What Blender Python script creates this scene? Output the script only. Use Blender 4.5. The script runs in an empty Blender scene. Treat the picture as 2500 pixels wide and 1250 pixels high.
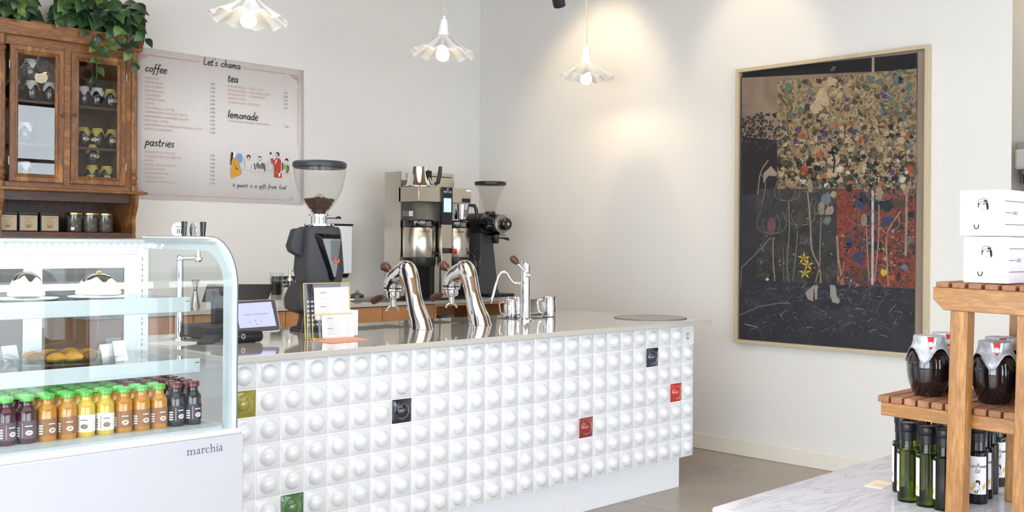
import bpy, bmesh, math, random
from mathutils import Vector, Matrix, Euler
random.seed(7)
PI = math.pi
col = bpy.context.scene.collection
scene = bpy.context.scene

# ------------------------------------------------------------------ camera
YAW, ROLL, FPX, CX, CY, H = .7598, .0076, 2568., 1394., 596., 1.356
Fw = Vector((math.cos(YAW), math.sin(YAW), 0)); R0 = Vector((math.sin(YAW), -math.cos(YAW), 0)); U0 = Vector((0, 0, 1))
Rr = R0*math.cos(ROLL) + U0*math.sin(ROLL); Ur = U0*math.cos(ROLL) - R0*math.sin(ROLL)
cam = bpy.data.cameras.new('camera'); camo = bpy.data.objects.new('camera', cam); col.objects.link(camo)
camo.matrix_world = Matrix(((Rr.x, Ur.x, -Fw.x, 0), (Rr.y, Ur.y, -Fw.y, 0), (Rr.z, Ur.z, -Fw.z, H), (0, 0, 0, 1)))
cam.sensor_fit = 'HORIZONTAL'; cam.sensor_width = 36; cam.lens = FPX/2500*36
cam.shift_x = (1250-CX)/2500; cam.shift_y = (CY-625)/2500
cam.clip_start = .05; cam.clip_end = 100
scene.camera = camo

def P(u, v, X=None, Y=None, Z=None, D=None):
    """a point of the place, from where it shows in the photo and the plane it lies on"""
    d = Fw + Rr*((u-CX)/FPX) - Ur*((v-CY)/FPX)
    if X is not None: t = X/d.x
    elif Y is not None: t = Y/d.y
    elif Z is not None: t = (Z-H)/d.z
    else: t = D
    return Vector((d.x*t, d.y*t, d.z*t+H))

# ------------------------------------------------------------------ world, light, exposure
w = bpy.data.worlds.new('daylight'); scene.world = w; w.use_nodes = True
bg = w.node_tree.nodes['Background']; bg.inputs[0].default_value = (.85, .905, 1, 1); bg.inputs[1].default_value = 3.8
def area(name, loc, target, sx, sy, power, color):
    l = bpy.data.lights.new(name, 'AREA'); l.shape = 'RECTANGLE'; l.size = sx; l.size_y = sy; l.energy = power; l.color = color
    o = bpy.data.objects.new(name, l); col.objects.link(o); o.location = loc
    o.rotation_euler = (Vector(target)-Vector(loc)).to_track_quat('-Z', 'Y').to_euler(); return o
area('window_daylight', (.9, -3.42, .9), (2.6, 5, .3), 6.4, 1.5, 70, (.86, .93, 1))
area('side_window_daylight', (-2.42, .6, 1.1), (5.5, 2.6, .5), 4.0, 1.9, 70, (.80, .89, 1))
area('overhead_fill_light', (1.0, 2.3, 3.62), (1.0, 2.3, 0), 5.4, 4.6, 88, (.955, .98, 1))  # unseen overhead fill, added to brighten the table and low walls
scene.view_settings.view_transform = 'Standard'; scene.view_settings.look = 'None'
scene.view_settings.gamma = 1; scene.view_settings.use_curve_mapping = False
scene.view_settings.exposure = 0.67

# ------------------------------------------------------------------ materials
def sc(c):  # sRGB 0-255 to linear
    return tuple(((x/255)/12.92 if x/255 <= .04045 else (((x/255)+.055)/1.055)**2.4) for x in c)+(1,)
def newmat(name):
    m = bpy.data.materials.new(name); m.use_nodes = True; nt = m.node_tree
    return m, nt, nt.nodes['Principled BSDF']
def mat(name, c, rough=.5, metal=0, coat=0, noise=0, nscale=20, emit=None, estr=0, trans=0, ior=1.45, bump=0, bscale=80, spec=None, stretch=None):
    m, nt, b = newmat(name)
    c = sc(c) if max(c) > 1 else tuple(c)+(1,)
    b.inputs['Base Color'].default_value = c
    b.inputs['Roughness'].default_value = rough; b.inputs['Metallic'].default_value = metal
    b.inputs['Coat Weight'].default_value = coat; b.inputs['Transmission Weight'].default_value = trans; b.inputs['IOR'].default_value = ior
    if spec is not None: b.inputs['Specular IOR Level'].default_value = spec
    if emit: b.inputs['Emission Color'].default_value = tuple(emit)+(1,); b.inputs['Emission Strength'].default_value = estr
    tc = nt.nodes.new('ShaderNodeTexCoord'); mp = nt.nodes.new('ShaderNodeMapping'); nt.links.new(tc.outputs['Object'], mp.inputs[0])
    if stretch: mp.inputs['Scale'].default_value = stretch
    n = nt.nodes.new('ShaderNodeTexNoise'); n.inputs['Scale'].default_value = nscale; n.inputs['Detail'].default_value = 4
    nt.links.new(mp.outputs[0], n.inputs['Vector'])
    r = nt.nodes.new('ShaderNodeValToRGB'); r.color_ramp.elements[0].position = .3; r.color_ramp.elements[1].position = .7
    k = 1-(noise or .03); r.color_ramp.elements[0].color = (c[0]*k, c[1]*k, c[2]*k, 1); r.color_ramp.elements[1].color = c
    nt.links.new(n.outputs['Fac'], r.inputs[0]); nt.links.new(r.outputs[0], b.inputs['Base Color'])
    if bump:
        n2 = nt.nodes.new('ShaderNodeTexNoise'); n2.inputs['Scale'].default_value = bscale; n2.inputs['Detail'].default_value = 3
        nt.links.new(mp.outputs[0], n2.inputs['Vector'])
        bp = nt.nodes.new('ShaderNodeBump'); bp.inputs['Strength'].default_value = bump; bp.inputs['Distance'].default_value = .002
        nt.links.new(n2.outputs['Fac'], bp.inputs['Height']); nt.links.new(bp.outputs[0], b.inputs['Normal'])
    return m
def thin_glass(name, tint=(.96, .98, .97), rough=0.0, ior=1.45, boost=1.0):
    m = bpy.data.materials.new(name); m.use_nodes = True; nt = m.node_tree; nt.nodes.clear()
    out = nt.nodes.new('ShaderNodeOutputMaterial'); mx = nt.nodes.new('ShaderNodeMixShader')
    t = nt.nodes.new('ShaderNodeBsdfTransparent'); t.inputs[0].default_value = tuple(tint)+(1,)
    g = nt.nodes.new('ShaderNodeBsdfGlossy'); g.inputs['Roughness'].default_value = rough
    f = nt.nodes.new('ShaderNodeFresnel')
    # a sheet reflects alike from both sides: cancel the inversion of the index on back faces
    ge = nt.nodes.new('ShaderNodeNewGeometry'); e1 = nt.nodes.new('ShaderNodeMath'); e1.operation = 'MULTIPLY_ADD'; e1.inputs[1].default_value = -2; e1.inputs[2].default_value = 1
    e2 = nt.nodes.new('ShaderNodeMath'); e2.operation = 'POWER'; e2.inputs[0].default_value = ior
    nt.links.new(ge.outputs['Backfacing'], e1.inputs[0]); nt.links.new(e1.outputs[0], e2.inputs[1]); nt.links.new(e2.outputs[0], f.inputs[0])
    mu = nt.nodes.new('ShaderNodeMath'); mu.operation = 'MULTIPLY'; mu.inputs[1].default_value = boost; mu.use_clamp = True
    nt.links.new(f.outputs[0], mu.inputs[0]); nt.links.new(mu.outputs[0], mx.inputs[0])
    nt.links.new(t.outputs[0], mx.inputs[1]); nt.links.new(g.outputs[0], mx.inputs[2]); nt.links.new(mx.outputs[0], out.inputs[0])
    return m
def wood(name, c1, c2, c3, axis='X', scale=1.0, rough=.42, ring=9, coat=.2):
    m, nt, b = newmat(name)
    tc = nt.nodes.new('ShaderNodeTexCoord'); mp = nt.nodes.new('ShaderNodeMapping'); nt.links.new(tc.outputs['Object'], mp.inputs[0])
    s = {'X': (.16, 1, 1), 'Y': (1, .16, 1), 'Z': (1, 1, .16)}[axis]
    mp.inputs['Scale'].default_value = tuple(k*scale for k in s)
    n = nt.nodes.new('ShaderNodeTexNoise'); n.inputs['Scale'].default_value = 7; n.inputs['Detail'].default_value = 3; n.inputs['Distortion'].default_value = .6
    nt.links.new(mp.outputs[0], n.inputs['Vector'])
    mu = nt.nodes.new('ShaderNodeMath'); mu.operation = 'MULTIPLY'; mu.inputs[1].default_value = ring; nt.links.new(n.outputs['Fac'], mu.inputs[0])
    si = nt.nodes.new('ShaderNodeMath'); si.operation = 'SINE'; nt.links.new(mu.outputs[0], si.inputs[0])
    f = nt.nodes.new('ShaderNodeTexNoise'); f.inputs['Scale'].default_value = 90; f.inputs['Detail'].default_value = 5; nt.links.new(mp.outputs[0], f.inputs['Vector'])
    ma = nt.nodes.new('ShaderNodeMath'); ma.operation = 'MULTIPLY_ADD'; ma.inputs[1].default_value = .28; nt.links.new(si.outputs[0], ma.inputs[0]); nt.links.new(f.outputs['Fac'], ma.inputs[2])
    r = nt.nodes.new('ShaderNodeValToRGB'); e = r.color_ramp.elements
    e[0].position = .2; e[0].color = sc(c1); e[1].position = .8; e[1].color = sc(c3); q = e.new(.5); q.color = sc(c2)
    nt.links.new(ma.outputs[0], r.inputs[0]); nt.links.new(r.outputs[0], b.inputs['Base Color'])
    b.inputs['Roughness'].default_value = rough; b.inputs['Coat Weight'].default_value = coat; b.inputs['Coat Roughness'].default_value = .25
    bp = nt.nodes.new('ShaderNodeBump'); bp.inputs['Strength'].default_value = .15; bp.inputs['Distance'].default_value = .002
    nt.links.new(ma.outputs[0], bp.inputs['Height']); nt.links.new(bp.outputs[0], b.inputs['Normal'])
    return m

M = {}
M['wall'] = mat('off_white_wall_paint', (223, 221, 217), .85, noise=.03, nscale=1.5, bump=.15, bscale=60)
M['ceiling'] = mat('ceiling_paint', (150, 114, 72), .9)
M['trim'] = mat('white_trim_paint', (228, 222, 210), .55, noise=.05, nscale=8)
M['winframe'] = mat('dark_window_frame', (40, 40, 42), .4)
M['white'] = mat('white_paint', (236, 238, 243), .45)
M['whiteg'] = mat('white_gloss', (240, 241, 244), .18, coat=.5)
M['tile'] = mat('white_glazed_tile', (228, 230, 233), .16, coat=.6, noise=.025, nscale=6)
M['grout'] = mat('pale_grout', (246, 247, 249), .8)
M['quartz'] = mat('grey_quartz_slab', (198, 194, 186), .07, noise=.03, nscale=120, spec=.9, coat=.6)
M['chrome'] = mat('polished_chrome', (235, 236, 240), .035, 1, noise=.01)
M['steel'] = mat('brushed_steel', (198, 192, 180), .26, 1, noise=.08, nscale=40, stretch=(1, 1, 14))
M['steeld'] = mat('dull_steel', (150, 146, 138), .35, 1, noise=.1, nscale=30)
M['black'] = mat('black_plastic', (24, 24, 27), .35)
M['blackg'] = mat('black_gloss', (12, 12, 14), .08, coat=.6)
M['blackm'] = mat('matt_black_powder_coat', (58, 59, 64), .55, noise=.12, nscale=300, bump=.2, bscale=600)
M['glass'] = thin_glass('clear_thin_glass')
M['caseglass'] = thin_glass('greenish_case_glass', (.92, .955, .955), boost=1.0)
M['hopper'] = thin_glass('smoky_hopper_plastic', (.92, .91, .90), ior=1.35)
M['artglass'] = thin_glass('low_reflection_glass', (.97, .97, .97), rough=.25, ior=1.12)
M['brass'] = mat('brass_edging', (196, 160, 84), .25, 1)
M['paper'] = mat('white_paper', (240, 238, 240), .7)
M['pink'] = mat('coral_card', (224, 160, 140), .7)
M['ink'] = mat('black_ink', (28, 28, 30), .7)
M['pinkink'] = mat('pink_ink', (205, 150, 148), .7)
M['greyink'] = mat('grey_ink', (120, 116, 118), .7)
M['paleink'] = mat('pale_grey_ink', (186, 184, 190), .7)
M['red'] = mat('red_plastic', (206, 26, 34), .3)
M['marble'] = None
def marble():
    m, nt, b = newmat('white_veined_marble')
    tc = nt.nodes.new('ShaderNodeTexCoord'); mp = nt.nodes.new('ShaderNodeMapping'); nt.links.new(tc.outputs['Object'], mp.inputs[0])
    mp.inputs['Rotation'].default_value = (0, 0, .75); mp.inputs['Scale'].default_value = (1, 4.5, 1)
    n = nt.nodes.new('ShaderNodeTexNoise'); n.inputs['Scale'].default_value = 3.2; n.inputs['Detail'].default_value = 8; n.inputs['Distortion'].default_value = 1.4
    nt.links.new(mp.outputs[0], n.inputs['Vector'])
    r = nt.nodes.new('ShaderNodeValToRGB'); e = r.color_ramp.elements
    e[0].position = .36; e[0].color = sc((230, 233, 243)); e[1].position = .62; e[1].color = sc((232, 235, 245))
    for p, c in ((.46, (226, 229, 239)), (.495, (204, 208, 222)), (.53, (229, 232, 242))):
        q = e.new(p); q.color = sc(c)
    nt.links.new(n.outputs['Fac'], r.inputs[0]); nt.links.new(r.outputs[0], b.inputs['Base Color'])
    b.inputs['Roughness'].default_value = .16
    return m
M['marble'] = marble()
def floor_mat():
    m, nt, b = newmat('polished_concrete_floor')
    tc = nt.nodes.new('ShaderNodeTexCoord')
    n = nt.nodes.new('ShaderNodeTexNoise'); n.inputs['Scale'].default_value = 1.6; n.inputs['Detail'].default_value = 7; nt.links.new(tc.outputs['Object'], n.inputs['Vector'])
    r = nt.nodes.new('ShaderNodeValToRGB'); e = r.color_ramp.elements
    e[0].position = .3; e[0].color = sc((158, 147, 133)); e[1].position = .7; e[1].color = sc((174, 164, 150))
    nt.links.new(n.outputs['Fac'], r.inputs[0])
    br = nt.nodes.new('ShaderNodeTexBrick'); br.inputs['Scale'].default_value = 1; br.offset = 0
    br.inputs['Brick Width'].default_value = 1.5; br.inputs['Row Height'].default_value = 1.5; br.inputs['Mortar Size'].default_value = .005
    br.inputs['Mortar'].default_value = (.22, .2, .17, 1)
    mp = nt.nodes.new('ShaderNodeMapping'); mp.inputs['Location'].default_value = (.35, .62, 0); mp.inputs['Rotation'].default_value = (0, 0, .02)
    nt.links.new(tc.outputs['Object'], mp.inputs[0]); nt.links.new(mp.outputs[0], br.inputs['Vector'])
    nt.links.new(r.outputs[0], br.inputs['Color1']); nt.links.new(r.outputs[0], br.inputs['Color2'])
    nt.links.new(br.outputs['Color'], b.inputs['Base Color'])
    n3 = nt.nodes.new('ShaderNodeTexNoise'); n3.inputs['Scale'].default_value = 9; nt.links.new(tc.outputs['Object'], n3.inputs['Vector'])
    mr = nt.nodes.new('ShaderNodeMapRange'); mr.inputs['To Min'].default_value = .22; mr.inputs['To Max'].default_value = .42; nt.links.new(n3.outputs['Fac'], mr.inputs[0]); nt.links.new(mr.outputs[0], b.inputs['Roughness'])
    return m
M['floor'] = floor_mat()
M['oakX'] = wood('teak_beam_grain_along', (152, 104, 52), (184, 134, 76), (208, 162, 100), 'Y', 1.6)
M['oakZ'] = wood('teak_post_grain_up', (146, 98, 48), (178, 128, 70), (204, 158, 96), 'Z', 1.6)
M['slat'] = wood('brown_slat_wood', (140, 96, 66), (166, 118, 84), (188, 140, 106), 'X', 2.5, rough=.6, coat=0)
M['pineX'] = wood('varnished_pine_sideways', (112, 68, 30), (154, 102, 50), (182, 128, 68), 'X', 1.5)
M['pineZ'] = wood('varnished_pine_upright', (104, 64, 30), (148, 98, 50), (180, 126, 70), 'Z', 1.5)
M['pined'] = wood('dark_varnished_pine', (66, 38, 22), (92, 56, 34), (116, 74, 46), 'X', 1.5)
M['cabwood'] = wood('orange_oak_veneer', (162, 108, 68), (182, 128, 84), (194, 140, 96), 'Z', 1.2, rough=.5, coat=0, ring=5)
M['walnut'] = wood('reddish_walnut', (78, 44, 34), (112, 70, 56), (140, 94, 76), 'Y', 6, rough=.35)

# ------------------------------------------------------------------ mesh builder
def rotm(e): return Euler(e).to_matrix().to_4x4()
def basis(origin, z, x=None):
    z = Vector(z).normalized()
    if x is None: x = Vector((1, 0, 0)) if abs(z.x) < .9 else Vector((0, 1, 0))
    x = Vector(x); x = (x - z*x.dot(z)).normalized(); y = z.cross(x)
    return Matrix(((x.x, y.x, z.x, origin[0]), (x.y, y.y, z.y, origin[1]), (x.z, y.z, z.z, origin[2]), (0, 0, 0, 1)))
class MB:
    def __init__(s): s.v = []; s.f = []; s.m = []
    def add(s, vs, fs, T=None, mi=0):
        b = len(s.v)
        s.v += [tuple(T @ Vector(p)) if T is not None else tuple(p) for p in vs]
        s.f += [tuple(i+b for i in f) for f in fs]; s.m += [mi]*len(fs); return s
    def bx(s, x0, x1, y0, y1, z0, z1, T=None, mi=0):
        return s.add([(x0, y0, z0), (x1, y0, z0), (x1, y1, z0), (x0, y1, z0), (x0, y0, z1), (x1, y0, z1), (x1, y1, z1), (x0, y1, z1)],
                     [(0, 3, 2, 1), (4, 5, 6, 7), (0, 1, 5, 4), (1, 2, 6, 5), (2, 3, 7, 6), (3, 0, 4, 7)], T, mi)
    def lathe(s, prof, seg=24, T=None, mi=0, cap=True):
        vs = []; fs = []; n = len(prof)
        for r, z in prof:
            for k in range(seg): a = 2*PI*k/seg; vs.append((r*math.cos(a), r*math.sin(a), z))
        for i in range(n-1):
            for k in range(seg):
                k2 = (k+1) % seg; fs.append((i*seg+k, i*seg+k2, (i+1)*seg+k2, (i+1)*seg+k))
        if cap:
            if prof[0][0] > 1e-4: fs.append(tuple(range(seg-1, -1, -1)))
            if prof[-1][0] > 1e-4: fs.append(tuple((n-1)*seg+k for k in range(seg)))
        return s.add(vs, fs, T, mi)
    def loft(s, rings, mi=0, cap=True, closed=False, T=None):
        vs = [p for r in rings for p in r]; k = len(rings[0]); n = len(rings); fs = []
        for i in range(n if closed else n-1):
            j = (i+1) % n
            for a in range(k): b = (a+1) % k; fs.append((i*k+a, i*k+b, j*k+b, j*k+a))
        if cap and not closed: fs.append(tuple(range(k-1, -1, -1))); fs.append(tuple((n-1)*k+a for a in range(k)))
        return s.add(vs, fs, T, mi)
    def tube(s, pts, r, seg=10, mi=0, cap=True, up=None, closed=False, T=None, flat=1.0):
        pts = [Vector(p) for p in pts]; n = len(pts); rings = []
        rr = r if isinstance(r, (list, tuple)) else [r]*n
        prev = None
        for i, p in enumerate(pts):
            if closed: t = (pts[(i+1) % n]-pts[i-1])
            else: t = pts[min(i+1, n-1)]-pts[max(i-1, 0)]
            t.normalize()
            if prev is None:
                x = Vector(up) if up is not None else (Vector((0, 0, 1)) if abs(t.z) < .9 else Vector((1, 0, 0)))
            else: x = prev
            x = (x-t*x.dot(t)).normalized(); prev = x; y = t.cross(x)
            rings.append([p+x*(rr[i]*math.cos(2*PI*k/seg))+y*(rr[i]*flat*math.sin(2*PI*k/seg)) for k in range(seg)])
        return s.loft(rings, mi, cap, closed, T)
    def prism(s, poly, T, h, mi=0):
        n = len(poly); vs = [(a, b, 0) for a, b in poly]+[(a, b, h) for a, b in poly]
        fs = [tuple(range(n-1, -1, -1)), tuple(range(n, 2*n))]+[(i, (i+1) % n, (i+1) % n+n, i+n) for i in range(n)]
        return s.add(vs, fs, T, mi)
    def sphere(s, c, r, seg=16, rings=10, sq=(1, 1, 1), mi=0, T=None):
        prof = [(max(1e-5, math.sin(PI*i/rings)), -math.cos(PI*i/rings)) for i in range(rings+1)]
        MM = Matrix.Translation(c) @ Matrix.Diagonal((r*sq[0], r*sq[1], r*sq[2], 1))
        return s.lathe(prof, seg, (T @ MM) if T is not None else MM, mi)
    def stroke(s, pts, wd, fn, mi=0, h=0.0006):
        """flat ribbon drawn on a surface; fn maps (a,b,h) to a point"""
        n = len(pts); L = []; R = []
        ws = wd if isinstance(wd, (list, tuple)) else [wd]*n
        for i in range(n):
            a = pts[max(i-1, 0)]; c = pts[min(i+1, n-1)]; dx, dy = c[0]-a[0], c[1]-a[1]; l = math.hypot(dx, dy) or 1
            nx, ny = -dy/l*ws[i]/2, dx/l*ws[i]/2
            L.append((pts[i][0]+nx, pts[i][1]+ny)); R.append((pts[i][0]-nx, pts[i][1]-ny))
        vs = [fn(p[0], p[1], h) for p in L]+[fn(p[0], p[1], h) for p in R]
        return s.add(vs, [(i, i+1, n+i+1, n+i) for i in range(n-1)], None, mi)
    def poly(s, pts, fn, mi=0, h=.0006):
        return s.add([fn(a, b, h) for a, b in pts], [tuple(range(len(pts)))], None, mi)
def smooth_pts(pts, k=4, closed=False):
    out = []; n = len(pts)
    if n < 3: return pts
    rng = n if closed else n-1
    for i in range(rng):
        p0 = pts[(i-1) % n] if (closed or i > 0) else pts[0]; p1 = pts[i]; p2 = pts[(i+1) % n]; p3 = pts[(i+2) % n] if (closed or i+2 < n) else pts[-1]
        for j in range(k):
            t = j/k
            out.append(tuple(.5*((2*b)+(c-a)*t+(2*a-5*b+4*c-d)*t*t+(-a+3*b-3*c+d)*t**3) for a, b, c, d in zip(p0, p1, p2, p3)))
    if not closed: out.append(tuple(pts[-1]))
    return out
def ell(cx, cy, rx, ry, n=20, a0=0, a1=2*PI):
    return [(cx+rx*math.cos(a0+(a1-a0)*k/n), cy+ry*math.sin(a0+(a1-a0)*k/n)) for k in range(n if abs(a1-a0-2*PI) < 1e-6 else n+1)]

def build(name, mb, mats, parent=None, loc=None, rot=None, bevel=0, sharp=35, label=None, seg=2):
    me = bpy.data.meshes.new(name); me.from_pydata(mb.v, [], mb.f)
    if not isinstance(mats, (list, tuple)): mats = [mats]
    for m in mats: me.materials.append(M[m] if isinstance(m, str) else m)
    me.polygons.foreach_set('material_index', mb.m); me.polygons.foreach_set('use_smooth', [True]*len(mb.f))
    bm = bmesh.new(); bm.from_mesh(me); bmesh.ops.recalc_face_normals(bm, faces=bm.faces); bm.to_mesh(me); bm.free()
    me.set_sharp_from_angle(angle=math.radians(sharp)); me.update()
    o = bpy.data.objects.new(name, me); col.objects.link(o)
    if loc is not None: o.location = loc
    if rot is not None: o.rotation_euler = rot
    if parent is not None: o.parent = parent
    if bevel:
        b = o.modifiers.new('edge_bevel', 'BEVEL'); b.width = bevel; b.segments = seg; b.limit_method = 'ANGLE'; b.angle_limit = math.radians(40)
    if label: o['label'] = label
    return o
def tag(o, label, cat, group=None):
    o['label'] = label; o['category'] = cat
    if group: o['group'] = group
    return o
def thing(name, label, cat, loc=(0, 0, 0), rotz=0, group=None, rot=None):
    o = bpy.data.objects.new(name, None); o.empty_display_size = .05; col.objects.link(o)
    o.location = loc; o.rotation_euler = rot if rot is not None else (0, 0, rotz); return tag(o, label, cat, group)
def struct(name, mb, m, **k):
    o = build(name, mb, m, **k)
    if o.parent is None: o['kind'] = 'structure'
    return o
KIDS = {}
def kids(o):
    return [c for c in col.objects if c.parent is o]
def dup(o, loc, rotz=None, label=None, group=None):
    def cp(s, parent):
        c = s.copy(); col.objects.link(c)
        if parent is not None: c.parent = parent
        for ch in kids(s):
            cp(ch, c)
        return c
    c = cp(o, None); c.location = loc
    if rotz is not None: c.rotation_euler = (0, 0, rotz)
    if label: c['label'] = label
    if group: c['group'] = group
    return c
def text_mb(mb, s, size, fn, x0, y0, align='LEFT', mi=0, h=.0006, sx=1.0, spacing=1.0):
    cu = bpy.data.curves.new('t', 'FONT'); cu.body = s; cu.size = size; cu.align_x = align; cu.resolution_u = 2; cu.space_character = spacing
    ob = bpy.data.objects.new('t', cu); col.objects.link(ob)
    dg = bpy.context.evaluated_depsgraph_get(); dg.update(); me = bpy.data.meshes.new_from_object(ob.evaluated_get(dg))
    vs = [fn(x0+v.co.x*sx, y0+v.co.y, h) for v in me.vertices]; fs = [tuple(p.vertices) for p in me.polygons]
    mb.add(vs, fs, None, mi)
    bpy.data.objects.remove(ob); bpy.data.curves.remove(cu); bpy.data.meshes.remove(me)

# handwriting: strokes in letter units, baseline 0, x-height .5, ascender 1
GL = {
 'a': (.55, [[(.42, .4), (.3, .5), (.1, .42), (.06, .15), (.2, 0), (.36, .12), (.44, .48)], [(.44, .48), (.4, .1), (.52, .02)]]),
 'c': (.48, [[(.4, .4), (.28, .5), (.1, .38), (.06, .14), (.2, 0), (.42, .1)]]),
 'd': (.55, [[(.42, .4), (.28, .48), (.08, .32), (.08, .08), (.24, 0), (.4, .16)], [(.5, 1), (.42, .5), (.42, .0)]]),
 'e': (.48, [[(.08, .24), (.38, .3), (.36, .48), (.2, .52), (.06, .3), (.1, .04), (.24, -.02), (.44, .08)]]),
 'f': (.42, [[(.46, .9), (.34, 1), (.24, .8), (.16, .2), (.06, -.3), (-.04, -.3)], [(.02, .46), (.42, .5)]]),
 'g': (.55, [[(.42, .42), (.24, .5), (.08, .3), (.14, .08), (.3, .06), (.44, .4)], [(.46, .5), (.38, -.1), (.24, -.34), (.02, -.28)]]),
 'h': (.55, [[(.16, 1), (.08, 0)], [(.1, .3), (.26, .48), (.38, .42), (.38, .0)]]),
 'i': (.25, [[(.14, .5), (.08, 0)], [(.18, .72), (.17, .66)]]),
 'k': (.5, [[(.14, 1), (.08, 0)], [(.42, .5), (.1, .22), (.44, 0)]]),
 'l': (.26, [[(.16, 1), (.06, 0)]]),
 'm': (.8, [[(.12, .5), (.06, 0)], [(.1, .3), (.24, .5), (.34, .44), (.34, .02)], [(.34, .3), (.48, .5), (.6, .42), (.6, .02), (.72, .02)]]),
 'n': (.55, [[(.12, .5), (.06, 0)], [(.1, .3), (.26, .5), (.38, .42), (.4, .0)]]),
 'o': (.52, [[(.28, .5), (.08, .34), (.08, .1), (.24, 0), (.42, .12), (.42, .38), (.26, .5)]]),
 'p': (.55, [[(.14, .5), (.02, -.4)], [(.1, .36), (.28, .52), (.44, .38), (.36, .1), (.1, .08)]]),
 'r': (.42, [[(.12, .5), (.06, 0)], [(.1, .28), (.22, .46), (.38, .46)]]),
 's': (.42, [[(.36, .46), (.2, .5), (.1, .36), (.28, .2), (.26, .04), (.04, .02)]]),
 't': (.42, [[(.2, .82), (.12, .1), (.22, 0), (.38, .08)], [(.0, .5), (.38, .54)]]),
 'u': (.55, [[(.1, .5), (.08, .12), (.22, 0), (.38, .14), (.42, .5)], [(.42, .5), (.4, .06), (.5, 0)]]),
 'w': (.65, [[(.06, .5), (.14, .02), (.3, .4), (.42, .02), (.56, .5)]]),
 'A': (.5, [[(.02, .0), (.22, .8), (.42, 0)]]),
 'L': (.55, [[(.14, 1), (.06, .04), (.44, .06)]]),
 'G': (.6, [[(.46, .8), (.2, .86), (.06, .4), (.2, 0), (.46, .1), (.48, .36), (.28, .36)]]),
 'S': (.5, [[(.42, .9), (.2, .98), (.08, .74), (.38, .4), (.3, .04), (.04, .06)]]),
 'O': (.6, [[(.28, .9), (.06, .6), (.1, .12), (.3, 0), (.5, .3), (.44, .8), (.26, .9)]]),
 'P': (.5, [[(.1, .95), (.06, 0)], [(.06, .9), (.4, .86), (.36, .5), (.08, .42)]]),
 "'": (.2, [[(.12, 1), (.08, .82)]]), ' ': (.45, []), '-': (.3, [[(.02, .3), (.24, .3)]]),
}
def hand(mb, s, x, y, size, fn, wd=.09, slant=.12, track=1.0, mi=0, h=.0006):
    for ch in s:
        a, sts = GL.get(ch, GL[' '])
        for st in sts:
            q = smooth_pts(st, 3)
            mb.stroke([(x+(px+slant*py)*size, y+py*size) for px, py in q], wd*size, fn, mi, h)
        x += a*size*track
    return x
# ------------------------------------------------------------------ the room
WX, WY, CEIL = 5.687, 6.439, 3.72
XL, YF, XA = -2.5, -3.5, 7.3
struct('floor', MB().bx(XL-.1, XA+.1, YF-.1, WY+.1, -.1, 0), 'floor')
struct('ceiling', MB().bx(XL-.1, XA+.1, YF-.1, WY+.1, CEIL, CEIL+.1), 'ceiling')
struct('wall_back', MB().bx(XL, XA+.1, WY, WY+.12, 0, CEIL), 'wall')
struct('wall_right', MB().prism([(WX, 2.165), (WX+.14, 2.255), (WX+.14, WY), (WX, WY)], Matrix.Identity(4), CEIL), 'wall')
struct('wall_passage', MB().bx(XA, XA+.1, YF, WY, 0, CEIL), 'wall')
# walls with windows: behind the camera and on the left
def window_wall(name, fn, a0, a1, openings):
    mb = MB(); z0, z1 = .12, 3.3
    mb.add(*fn(a0, a1, 0, z0)); mb.add(*fn(a0, a1, z1, CEIL))
    edges = [a0]+[e for o in openings for e in o]+[a1]
    for i in range(0, len(edges), 2): mb.add(*fn(edges[i], edges[i+1], z0, z1))
    return struct(name, mb, 'wall')
def ffront(a0, a1, z0, z1): t = MB().bx(a0, a1, YF-.12, YF, z0, z1); return t.v, t.f
def fleft(a0, a1, z0, z1): t = MB().bx(XL-.12, XL, a0, a1, z0, z1); return t.v, t.f
window_wall('wall_front', ffront, XL, XA, [(-1.2, 1.0), (1.25, 3.45), (3.7, 5.9)])
window_wall('wall_left', fleft, YF, WY, [(-1.4, .9), (1.15, 3.45)])
for k, (a, b) in enumerate([(-1.2, 1.0), (1.25, 3.45), (3.7, 5.9)]):
    mb = MB()
    for x in (a, (a+b)/2-.025, b-.05): mb.bx(x, x+.05, YF-.09, YF-.03, .12, 3.3)
    for z in (.12, 2.45, 3.25): mb.bx(a, b, YF-.085, YF-.035, z, z+.05)
    f = struct('window_%d' % (k+1), mb, 'winframe'); build('pane', MB().bx(a+.01, b-.01, YF-.062, YF-.058, .15, 3.27), 'glass', f)
for k, (a, b) in enumerate([(-1.4, .9), (1.15, 3.45)]):
    mb = MB()
    for y in (a, (a+b)/2-.025, b-.05): mb.bx(XL-.09, XL-.03, y, y+.05, .12, 3.3)
    for z in (.12, 2.45, 3.25): mb.bx(XL-.085, XL-.035, a, b, z, z+.05)
    f = struct('window_%d' % (k+4), mb, 'winframe'); build('pane', MB().bx(XL-.062, XL-.058, a+.01, b-.01, .15, 3.27), 'glass', f)
struct('baseboard_right', MB().bx(WX-.016, WX, 2.165, WY, 0, .105), 'trim', bevel=.006)
struct('baseboard_back', MB().bx(WX-1.0, WX-.016, WY-.016, WY, 0, .105), 'trim', bevel=.006)

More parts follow.
